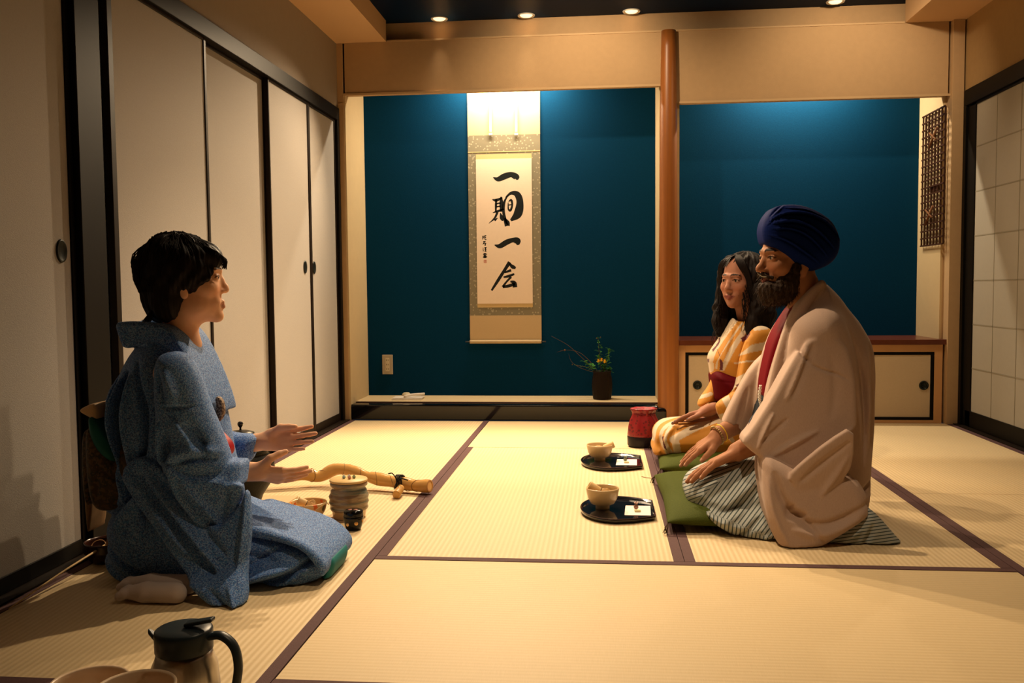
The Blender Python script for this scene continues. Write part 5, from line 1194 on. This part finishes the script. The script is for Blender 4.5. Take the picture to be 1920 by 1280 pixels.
    K.slab([(1500, 780), (1440, 760), (1405, 810), (1420, 860), (1540, 900)], 3.12, .13, .08, k=.03)
    K.floor(.004)
    V, Q = K.mesh(1)
    px, py = PRJ(V[:, 0], V[:, 1], V[:, 2])
    # stripe coordinate follows each panel of the cloth
    def lin(ax_, ay): return px*ax_+py*ay
    A1 = lin(.80, .60)/7.5; A2 = lin(.99, .12)/7.5; A3 = lin(.34, .94)/6.5; A4 = lin(.14, .99)/6.0
    w1 = 1/(1+np.exp(-((px-1300)*.5+(py-925)*1.0)/3)); top = (py < 925+(1300-px)*.5)
    reg = np.where((px > 1560), 3, np.where((py-948 > (px-1300)*.42), 1, 0)); reg = np.where((px < 1395) & (py < 948-(px-1295)*.85), 2, reg)
    st_ = np.choose(reg, [A1, A2, A3, A4])
    kk = NT('grey_striped_cloth'); at_ = kk.n('Attribute', attribute_name='stripe'); fr = kk.math('FRACT', at_.outputs['Fac']); dk = kk.math('LESS_THAN', fr, .30)
    tc = kk.n('TexCoord'); n1 = kk.n('TexNoise'); n1.inputs['Scale'].default_value = 500; kk.l(tc.outputs['Object'], n1.inputs['Vector'])
    kk.l(kk.mix(dk, kk.mix(n1.outputs['Fac'], (.34, .37, .36), (.46, .48, .45)), (.035, .06, .065)), kk.b.inputs['Base Color']); kk.b.inputs['Roughness'].default_value = .75; kk.bump(n1.outputs['Fac'], .2, .001)
    me_u = mesh_obj('striped_kimono', V, Q, kk.m, o, O, attr=st_)
    # ---- tan jacket
    J = Sculpt((.36, 2.60, .0), (1.04, 3.44, .80), .0044); J.fg = 1.5
    J.slab([(1512, 556), (1538, 527), (1556, 542), (1585, 578), (1612, 612), (1630, 648), (1634, 700), (1632, 800), (1626, 870), (1624, 940), (1610, 968), (1560, 985), (1520, 960), (1450, 930), (1424, 880), (1418, 830), (1425, 760), (1436, 700), (1460, 630), (1485, 590)], 3.15, .185, .16, k=.006, wob=.0012,
        folds=[([(1560, 600), (1590, 680), (1600, 780), (1595, 860)], -.012, .010), ([(1612, 640), (1620, 740), (1612, 850)], -.008, .012), ([(1600, 640), (1608, 720), (1606, 800)], .008, .010), ([(1575, 910), (1600, 900), (1622, 890)], -.008, .008), ([(1560, 930), (1590, 918), (1620, 915)], .006, .008)])
    # skirt of the jacket, opening to the front
    J.slab([(1420, 850), (1440, 850), (1500, 880), (1580, 870), (1622, 900), (1632, 950), (1624, 962), (1575, 990), (1514, 1024), (1478, 1031), (1465, 1027), (1440, 992), (1424, 948), (1417, 890)], 2.85, .11, .04, gx=.10, gz=.30, k=.004, fit=(4, 16), smooth=1,
        folds=[([(1440, 870), (1455, 930), (1500, 965), (1530, 1000)], -.012, .012), ([(1428, 880), (1436, 950), (1470, 1010)], .006, .008), ([(1490, 960), (1540, 970), (1620, 925)], -.008, .010), ([(1470, 975), (1530, 990), (1600, 955)], .007, .012), ([(1475, 930), (1460, 950), (1500, 950)], -.012, .010)])
    # near shoulder and upper sleeve
    J.slab([(1488, 606), (1512, 588), (1545, 577), (1576, 592), (1594, 640), (1598, 720), (1570, 770), (1500, 760), (1470, 700), (1478, 640)], 2.995, .085, .085, k=.045)
    J.slab([(1500, 640), (1540, 618), (1580, 640), (1596, 700), (1599, 760), (1599, 802), (1540, 845), (1476, 893), (1436, 864), (1395, 834), (1387, 820), (1405, 800), (1442, 742), (1470, 690)], 2.920, .055, .016, gx=.06, gz=.20, k=.004, smooth=1,
        folds=[([(1500, 636), (1494, 662), (1514, 676)], -.008, .006), ([(1496, 668), (1530, 690), (1570, 700), (1592, 716)], -.005, .0035), ([(1446, 768), (1428, 800), (1414, 838)], .010, .006), ([(1472, 778), (1445, 805), (1418, 826)], -.007, .007), ([(1520, 640), (1500, 690), (1478, 745)], -.008, .010),
               ([(1508, 650), (1490, 700), (1465, 750)], .008, .010), ([(1478, 882), (1520, 850), (1570, 812), (1598, 792)], .007, .006), ([(1440, 850), (1480, 825), (1530, 800)], .008, .008), ([(1550, 660), (1560, 720), (1550, 780)], -.004, .014)])
    # hanging part of the near sleeve
    J.slab([(1476, 891), (1500, 868), (1550, 827), (1600, 796), (1600, 862), (1580, 905), (1560, 945), (1536, 980), (1521, 1000), (1509, 982), (1500, 955), (1490, 915)], 2.775, .014, .008, gx=.12, gz=-.05, k=.002, smooth=1,
        folds=[([(1495, 905), (1540, 865), (1595, 825)], -.008, .008), ([(1510, 960), (1560, 900), (1590, 850)], .007, .010), ([(1525, 980), (1560, 930), (1595, 880)], -.006, .008)])
    # far sleeve
    J.slab([(1440, 655), (1452, 660), (1430, 740), (1418, 800), (1405, 822), (1380, 812), (1351, 796), (1362, 770), (1385, 725), (1408, 685)], 3.26, .05, .03, k=.006, smooth=1, folds=[([(1400, 720), (1385, 770), (1375, 800)], -.006, .008), ([(1425, 690), (1410, 760)], .006, .010)])
    # lapels: far and near band
    J.slab([(1470, 584), (1480, 590), (1462, 640), (1444, 690), (1430, 740), (1424, 790), (1412, 780), (1418, 720), (1426, 670), (1445, 618)], 3.19, .025, .012, k=.003)
    J.slab([(1511, 545), (1528, 530), (1540, 522), (1550, 537), (1530, 560), (1505, 600), (1486, 640), (1470, 690), (1458, 735), (1446, 790), (1436, 860), (1422, 870), (1426, 790), (1440, 712), (1452, 665), (1468, 613), (1482, 583)], 3.05, .036, .014, gx=.1, gz=.14, k=.004,
        folds=[([(1545, 533), (1520, 566), (1498, 605), (1478, 660), (1462, 720), (1448, 790)], -.005, .004)])
    J.cap(Y(1512, 540, 3.14), neck, .062, .058, .003, cut=True); J.cap(neck, Y(1455, 720, 3.14), .06, .03, .004, cut=True)
    # cuffs
    J.cap(Y(1380, 850, 2.99), Y(1425, 832, 2.99), .036, .030, .003, cut=True); J.cap(Y(1345, 818, 3.22), Y(1392, 795, 3.25), .034, .028, .003, cut=True)
    J.floor(.004)
    V, Q = J.mesh(1)
    jm = NT('tan_linen_cloth'); tc = jm.n('TexCoord'); mp = jm.n('Mapping'); mp.inputs['Scale'].default_value = (700, 700, 60); jm.l(tc.outputs['Object'], mp.inputs[0]); n1 = jm.n('TexNoise'); n1.inputs['Scale'].default_value = 1; n1.inputs['Detail'].default_value = 3; jm.l(mp.outputs[0], n1.inputs['Vector'])
    jm.l(jm.mix(n1.outputs['Fac'], (.40, .27, .205), (.56, .395, .31)), jm.b.inputs['Base Color']); jm.b.inputs['Roughness'].default_value = .8; jm.b.inputs['Sheen Weight'].default_value = .08; jm.bump(n1.outputs['Fac'], .2, .001)
    jk = mesh_obj('jacket', V, Q, jm.m, o, O)
    # red inner collar
    C = Sculpt((.44, 2.98, .36), (.82, 3.32, .80), .0034)
    C.slab([(1512, 541), (1525, 535), (1530, 545), (1500, 590), (1480, 640), (1464, 700), (1452, 745), (1436, 742), (1424, 740), (1428, 700), (1438, 655), (1450, 622), (1468, 592), (1490, 562)], 3.13, .085, .03, k=.004, gz=.06)
    C.cap(Y(1512, 540, 3.14), neck, .054, .052, .003, cut=True); V, Q = C.mesh(1)
    mesh_obj('red_inner_collar', V, Q, mat('dark_red_collar', (.17, .002, .007), .6, spec=.06, var=.1, vscale=40), o, O)
    C = Sculpt((.44, 2.98, .2), (.70, 3.32, .60), .0034)
    C.slab([(1424, 735), (1440, 735), (1446, 790), (1436, 850), (1400, 848), (1408, 800)], 3.15, .06, .03, k=.004); V, Q = C.mesh(1)
    mesh_obj('dark_inner_kimono', V, Q, mat('dark_inner_cloth', (.012, .016, .022), .7), o, O)
    # cord and tassel
    wc_ = mat('cord_white', (.75, .7, .62), .6); dc = mat('tassel_dark', (.07, .09, .13), .7)
    b = MB(); pts = spline([Y(1426, 722, 3.0), Y(1424, 745, 2.99), Y(1428, 762, 2.985), Y(1432, 772, 2.98)], 14)
    for ph in (0, math.pi):
        b.tube([Vector((p.x-O[0]+.003*math.cos(i*.9+ph), p.y-O[1]+.003*math.sin(i*.9+ph), p.z)) for i, p in enumerate(pts)], .0024, 6)
    cd_ = b.build('jacket_cord', wc_, o)
    b = MB(); rr = random.Random(2)
    for i in range(70):
        a = rr.uniform(-1, 1); c_ = rr.uniform(-1, 1); p0 = Y(1428+a*5, 764, 2.99+c_*.012); p1 = Y(1420+a*13, 785, 2.955+c_*.02); p2 = Y(1413+a*14, 810-abs(a)*4, 2.935+c_*.025)
        b.tube([p-Vector(O) for p in (p0, p1, p2)], .0022, 4)
    tz = b.build('tassel', dc, cd_, fix=False)
    b = MB()
    for i in range(26):
        a = rr.uniform(-1, 1); p0 = Y(1428+a*4, 766, 2.975); p1 = Y(1423+a*10, 786, 2.93); p2 = Y(1420+a*12, 808, 2.91); b.tube([p-Vector(O) for p in (p0, p1, p2)], .0013, 4)
    b.build('tassel_white_threads', wc_, cd_, fix=False)
    # bracelets on the far wrist, ring
    gold = mat('bracelet_metal', (.42, .28, .12), .3, metal=.8); yl = mat('bracelet_yellow', (.85, .55, .03), .5)
    def ringat(c, d, r, t, m, name, beads=0, par=o):
        d = Vector(d).normalized(); u = d.cross(Vector((0, 1, 0))).normalized(); v_ = d.cross(u); b = MB(); c = Vector(c)-Vector(O)
        if beads:
            for i in range(beads): b.ball(c+(u*math.cos(i*2*math.pi/beads)+v_*math.sin(i*2*math.pi/beads))*r, t, 8)
        else: b.tube([c+(u*math.cos(i*2*math.pi/24)+v_*math.sin(i*2*math.pi/24))*r for i in range(25)], t, 6)
        return b.build(name, m, par)
    axd = Vector(wr2)-Vector(el2)
    ringat(Vector(wr2)+axd.normalized()*-.002, axd, .0315, .0022, yl, 'yellow_thread_bracelet'); ringat(Vector(wr2)+axd.normalized()*.018, axd, .0325, .0042, gold, 'bead_bracelet', 26)
build_man()
# ================================================================ WOMAN (yellow striped kimono)
def build_woman():
    O = (.58, 3.98, 0)
    o = empty('person', O, 0, 'person with long wavy black hair in a yellow and cream striped kimono, dark red sash', 'person', 'people kneeling on the mats')
    fd = nrm((-.69, -.72, .0)); hc = A(Y(1390, 526, 3.98)); s = .98
    S = Sculpt((.2, 3.68, 0), (.92, 4.32, .92), .0036)
    neck = A(Y(1408, 625, 4.0))
    P, R = head(S, hc, fd, (.03, 0, 1), s, smile=1.0, neck=neck, jw=1.05)
    S.ell(Y(1405, 690, 4.0), (.08, .12, .12), k=.04); S.ell(Y(1410, 770, 4.0), (.09, .12, .09), k=.04)
    S.cap(Y(1400, 790, 3.95), Y(1270, 812, 3.93), .07, .045, .03); S.cap(Y(1400, 790, 4.1), Y(1270, 806, 4.1), .07, .045, .03)
    sh2 = Y(1372, 660, 4.12); el2 = Y(1382, 745, 4.08); wr2 = Y(1330, 768, 3.90)
    S.cap(neck, sh2, .04, .04, .03); S.cap(sh2, el2, .036, .03, .02); S.cap(el2, wr2, .030, .022, .02)
    tf = hand(S, wr2, (-.93, -.05, -.30), (-.33, -.25, -.92), (0, -1, .1), 1.02, curl=(.05, .12, .1), spread=.05, thumb=((.75, .5, .2), (.95, .2, .1)))
    sh = Y(1440, 660, 3.84); el = Y(1430, 770, 3.86); wr = Y(1400, 812, 3.93); S.cap(neck, sh, .04, .04, .03); S.cap(sh, el, .036, .03, .02); S.cap(el, wr, .030, .022, .02)
    tn = hand(S, wr, (-.92, .1, -.28), (-.3, 0, -.95), (0, 1, .1), .98, curl=(.05, .12, .1), spread=.03)
    V, Q = S.mesh()
    base = (.34, .155, .10); col = head_tint(V, P, R, hc, s, base, (.22, .07, .06), (.012, .008, .006), brow_w=.0035, jw=1.05, smile=1.)
    nail_tint(V, col, tf+tn, (.03, .04, .045))
    body = mesh_obj('body', V, Q, skin_mat('woman_skin', .6), o, O, col)
    for q in (-1, 1): eye(P, R, s, body, q, O)
    HP = lambda a, b, d: hc+s*(a*R[0]+b*R[1]+d*R[2])
    H = Sculpt(hc-A((.2, .2, .36)), hc+A((.22, .2, .16)), .0036)
    H.ell(HP(0, -.030, .034), (.088, .104, .092), R, .01); H.ell(HP(0, -.06, -.04), (.095, .075, .12), R, .03)
    for q in (-1, 1):
        H.chain([HP(q*.05, .02, .085), HP(q*.079, .018, .03), HP(q*.088, .010, -.05), HP(q*.095, .012, -.12), HP(q*.088, .03, -.18), HP(q*.075, .05, -.23)], (.022, .026, .028, .032, .030, .018), .02)
        H.chain([HP(q*.085, -.04, -.06), HP(q*.10, -.04, -.14), HP(q*.095, -.02, -.22), HP(q*.08, .0, -.27)], (.035, .04, .034, .02), .02)
    H.chain([HP(0, -.08, -.08), HP(0, -.09, -.18), HP(0, -.08, -.26)], (.06, .06, .03), .02)
    H.ell(HP(0, .105, -.03), (.060, .075, .098), R, .008, True); H.ell(HP(0, .06, -.13), (.042, .08, .07), R, .012, True)
    V, Q = H.mesh(1); L = (V-hc) @ R.T; nn_ = V-HP(0, -.03, -.05); nn_ /= np.linalg.norm(nn_, axis=1)[:, None]; az = np.arctan2(L[:, 0], L[:, 1]+.03)
    V = V+nn_*(np.sin(az*14+L[:, 2]*60+2*np.sin(L[:, 2]*55))*.0035+np.sin(az*40+L[:, 2]*50)*.0014)[:, None]
    hair = mesh_obj('hair', V, Q, MATS['black_hair'], o, O)
    rr = random.Random(8); st = []
    for i in range(380):
        th = rr.uniform(.55, 2*math.pi-.55); rad = .095+rr.uniform(-.006, .01); pts = []; l0 = rr.uniform(-.12, .07); ln = rr.uniform(.10, .2); ph = rr.uniform(0, 6); am = rr.uniform(.004, .010)
        for j in range(18):
            d = l0-ln*j/17; rr_ = rad*(math.sqrt(max(0, 1-(max(d-.03, 0)/.095)**2))+.12*max(0, -d)/.1)
            pts.append(HP(rr_*math.sin(th)+am*math.sin(d*60+ph), -.025+rr_*math.cos(th)*.95+am*math.cos(d*60+ph), d))
        st.append((pts, .0024, .0006))
    for i in range(150):   # fringe from the parting
        q = rr.choice((-1, 1)); a = rr.uniform(.0, .035); st.append((spline([HP(q*a*.3, .045-a*.4, .112), HP(q*(a+.018), .074-a*.3, .092), HP(q*(a+.040), .078-a*.3, .058), HP(q*(.064+a*.6), .060-a*.3, .01), HP(q*(.074+a*.6), .050-a*.3, -.05+rr.uniform(-.02, .02))], 4), .0019, .0006))
    tube_strands('hair_strands', st, MATS['black_hair'], hair, O)
    # ---- kimono
    K = Sculpt((.18, 3.66, 0), (.96, 4.34, .72), .0036)
    K.slab([(1272, 786), (1245, 789), (1230, 799), (1224, 812), (1226, 824), (1221, 837), (1224, 846), (1240, 846), (1262, 852), (1300, 852), (1360, 856), (1430, 858), (1445, 800), (1440, 770), (1370, 764), (1325, 784)], 4.0, .185, .10, k=.01,
        folds=[([(1262, 850), (1250, 826), (1256, 800), (1275, 790)], -.010, .009), ([(1250, 848), (1238, 826), (1243, 804), (1256, 794)], .008, .008), ([(1240, 845), (1232, 826), (1235, 806)], -.007, .007), ([(1285, 840), (1330, 825), (1380, 830)], -.009, .012), ([(1280, 800), (1320, 788), (1350, 786)], .006, .014)])
    K.slab([(1378, 600), (1374, 594), (1362, 612), (1350, 632), (1334, 654), (1326, 669), (1330, 687), (1334, 715), (1338, 755), (1380, 775), (1440, 770), (1462, 700), (1462, 640), (1445, 612), (1425, 600), (1400, 598)], 4.0, .14, .12, k=.01, folds=[([(1378, 606), (1365, 640), (1352, 680)], -.006, .006), ([(1395, 610), (1385, 650), (1374, 690)], -.006, .008)])
    # near sleeve and far sleeve
    K.slab([(1408, 612), (1440, 610), (1460, 640), (1462, 720), (1440, 790), (1400, 830), (1352, 796), (1335, 763), (1344, 750), (1372, 735), (1380, 700), (1386, 660)], 3.83, .045, .04, gx=.1, k=.004, fit=(4, 0), folds=[([(1400, 640), (1385, 690), (1380, 730)], -.008, .008), ([(1400, 720), (1385, 725), (1372, 738)], -.012, .007), ([(1345, 755), (1360, 780), (1372, 800)], -.005, .006)])
    K.slab([(1345, 660), (1336, 700), (1330, 722), (1312, 745), (1306, 760), (1316, 762), (1334, 764), (1350, 740)], 3.98, .06, .05, k=.006)
    K.cap(Y(1322, 772, 3.90), Y(1342, 758, 3.96), .028, .024, .003, cut=True)
    K.cap(Y(1402, 560, 4.0), neck, .06, .05, .003, cut=True); K.cap(neck, Y(1372, 640, 3.92), .05, .012, .003, cut=True)
    K.floor(.004)
    V, Q = K.mesh(1); px, py = PRJ(V[:, 0], V[:, 1], V[:, 2])
    mus, cre, mar = A((.52, .215, .015)), A((.56, .44, .31)), A((.09, .004, .010))
    col = np.ones_like(V)*mus
    def paint(poly, c, w=None):
        if w is None: m_ = inside(px, py, np.array(poly, float))
        else: m_ = seg_dist(px, py, chaikin(poly, 2, False)) < w
        col[m_] = c
    # lap: curving bands round the knees, then straight broad bands
    paint([(1275, 777), (1243, 786), (1228, 800), (1225, 822)], cre, 3.5); paint([(1272, 789), (1250, 796), (1238, 812), (1240, 828), (1252, 850)], cre, 3.2)
    paint([(1262, 795), (1252, 806), (1246, 824), (1252, 838), (1262, 852)], cre, 2.8)
    paint([(1262, 824), (1303, 801), (1341, 786), (1380, 775)], cre, 6.8); paint([(1266, 822), (1268, 836), (1271, 852)], cre, 7)
    paint([(1295, 840), (1330, 826), (1372, 812)], mus*.92, 4); paint([(1297, 843), (1309, 846)], cre, 4); paint([(1350, 800), (1362, 812), (1374, 826)], cre, 4)
    # chest
    paint([(1376, 598), (1350, 634), (1330, 664), (1331, 690)], cre, 8); paint([(1392, 606), (1366, 640), (1345, 672), (1343, 690)], cre, 2.0); paint([(1400, 612), (1372, 655), (1354, 690)], cre, 5.5)
    paint([(1380, 613), (1358, 645), (1340, 678)], mus, 3.2); paint([(1388, 618), (1366, 650), (1348, 688)], mus, 3.0)
    # sleeve: level bands
    paint([(1385, 665), (1410, 646), (1440, 640), (1440, 655), (1410, 660), (1383, 668)], cre); paint([(1378, 681), (1400, 677), (1420, 677)], cre, 1.6)
    paint([(1372, 712), (1395, 700), (1420, 700), (1420, 716), (1392, 716), (1370, 735)], cre); paint([(1404, 604), (1425, 600), (1442, 606), (1440, 617), (1414, 620)], cre)
    paint([(1353, 748), (1366, 740), (1374, 760), (1366, 772)], cre); paint([(1334, 762), (1342, 778), (1352, 796)], cre, 4.5); paint([(1306, 745), (1322, 742), (1333, 738)], cre, 3.5); paint([(1318, 752), (1330, 752)], mus, 4)
    paint([(1330, 775), (1336, 786), (1330, 796)], mus*.4, 1.2)
    for poly in ([(1335, 655), (1341, 649), (1347, 640), (1349, 632), (1351, 637), (1348, 645), (1341, 654), (1337, 660)], [(1349, 671), (1353, 675), (1356, 680), (1355, 694), (1349, 693), (1350, 681)], [(1389, 634), (1397, 628), (1404, 621), (1407, 626), (1400, 636), (1392, 642)],
                 [(1241, 819), (1245, 816), (1243, 824), (1248, 836), (1251, 845), (1245, 840)], [(1326, 672), (1330, 673), (1329, 680), (1326, 678)], [(1379, 722), (1390, 716), (1396, 708), (1394, 718), (1384, 726)]): paint(poly, mar)
    paint([(1345, 655), (1350, 668)], mar, .5)
    wm = NT('yellow_striped_cloth'); a = wm.n('Attribute', attribute_name='tint'); wm.l(a.outputs['Color'], wm.b.inputs['Base Color']); wm.b.inputs['Roughness'].default_value = .7; wm.b.inputs['Sheen Weight'].default_value = .05
    tc = wm.n('TexCoord'); n1 = wm.n('TexNoise'); n1.inputs['Scale'].default_value = 400; wm.l(tc.outputs['Object'], n1.inputs['Vector']); wm.bump(n1.outputs['Fac'], .2, .001)
    mesh_obj('kimono', V, Q, wm.m, o, O, col)
    Bb = Sculpt((.3, 3.76, .2), (.8, 4.26, .6), .004)
    Bb.slab([(1330, 690), (1372, 693), (1420, 694), (1425, 735), (1380, 752), (1337, 752), (1334, 730)], 3.99, .165, .10, k=.004, folds=[([(1332, 708), (1372, 712)], -.003, .004)]); V, Q = Bb.mesh(1)
    mesh_obj('sash', V, Q, mat('dark_red_sash', (.085, .002, .005), .7, spec=.05, bump=.2, bscale=300), o, O)
    gold = mat('bracelet_metal'); b = MB(); ax_ = (Vector(wr2)-Vector(el2)).normalized(); u = ax_.cross(Vector((0, 1, 0))).normalized(); v_ = ax_.cross(u)
    for i in range(20): b.ball(Vector(wr2)-Vector(O)-ax_*.004+(u*math.cos(i*math.pi/10)+v_*math.sin(i*math.pi/10))*.0255, .004, 8)
    b.build('bead_bracelet', gold, o)
build_woman()
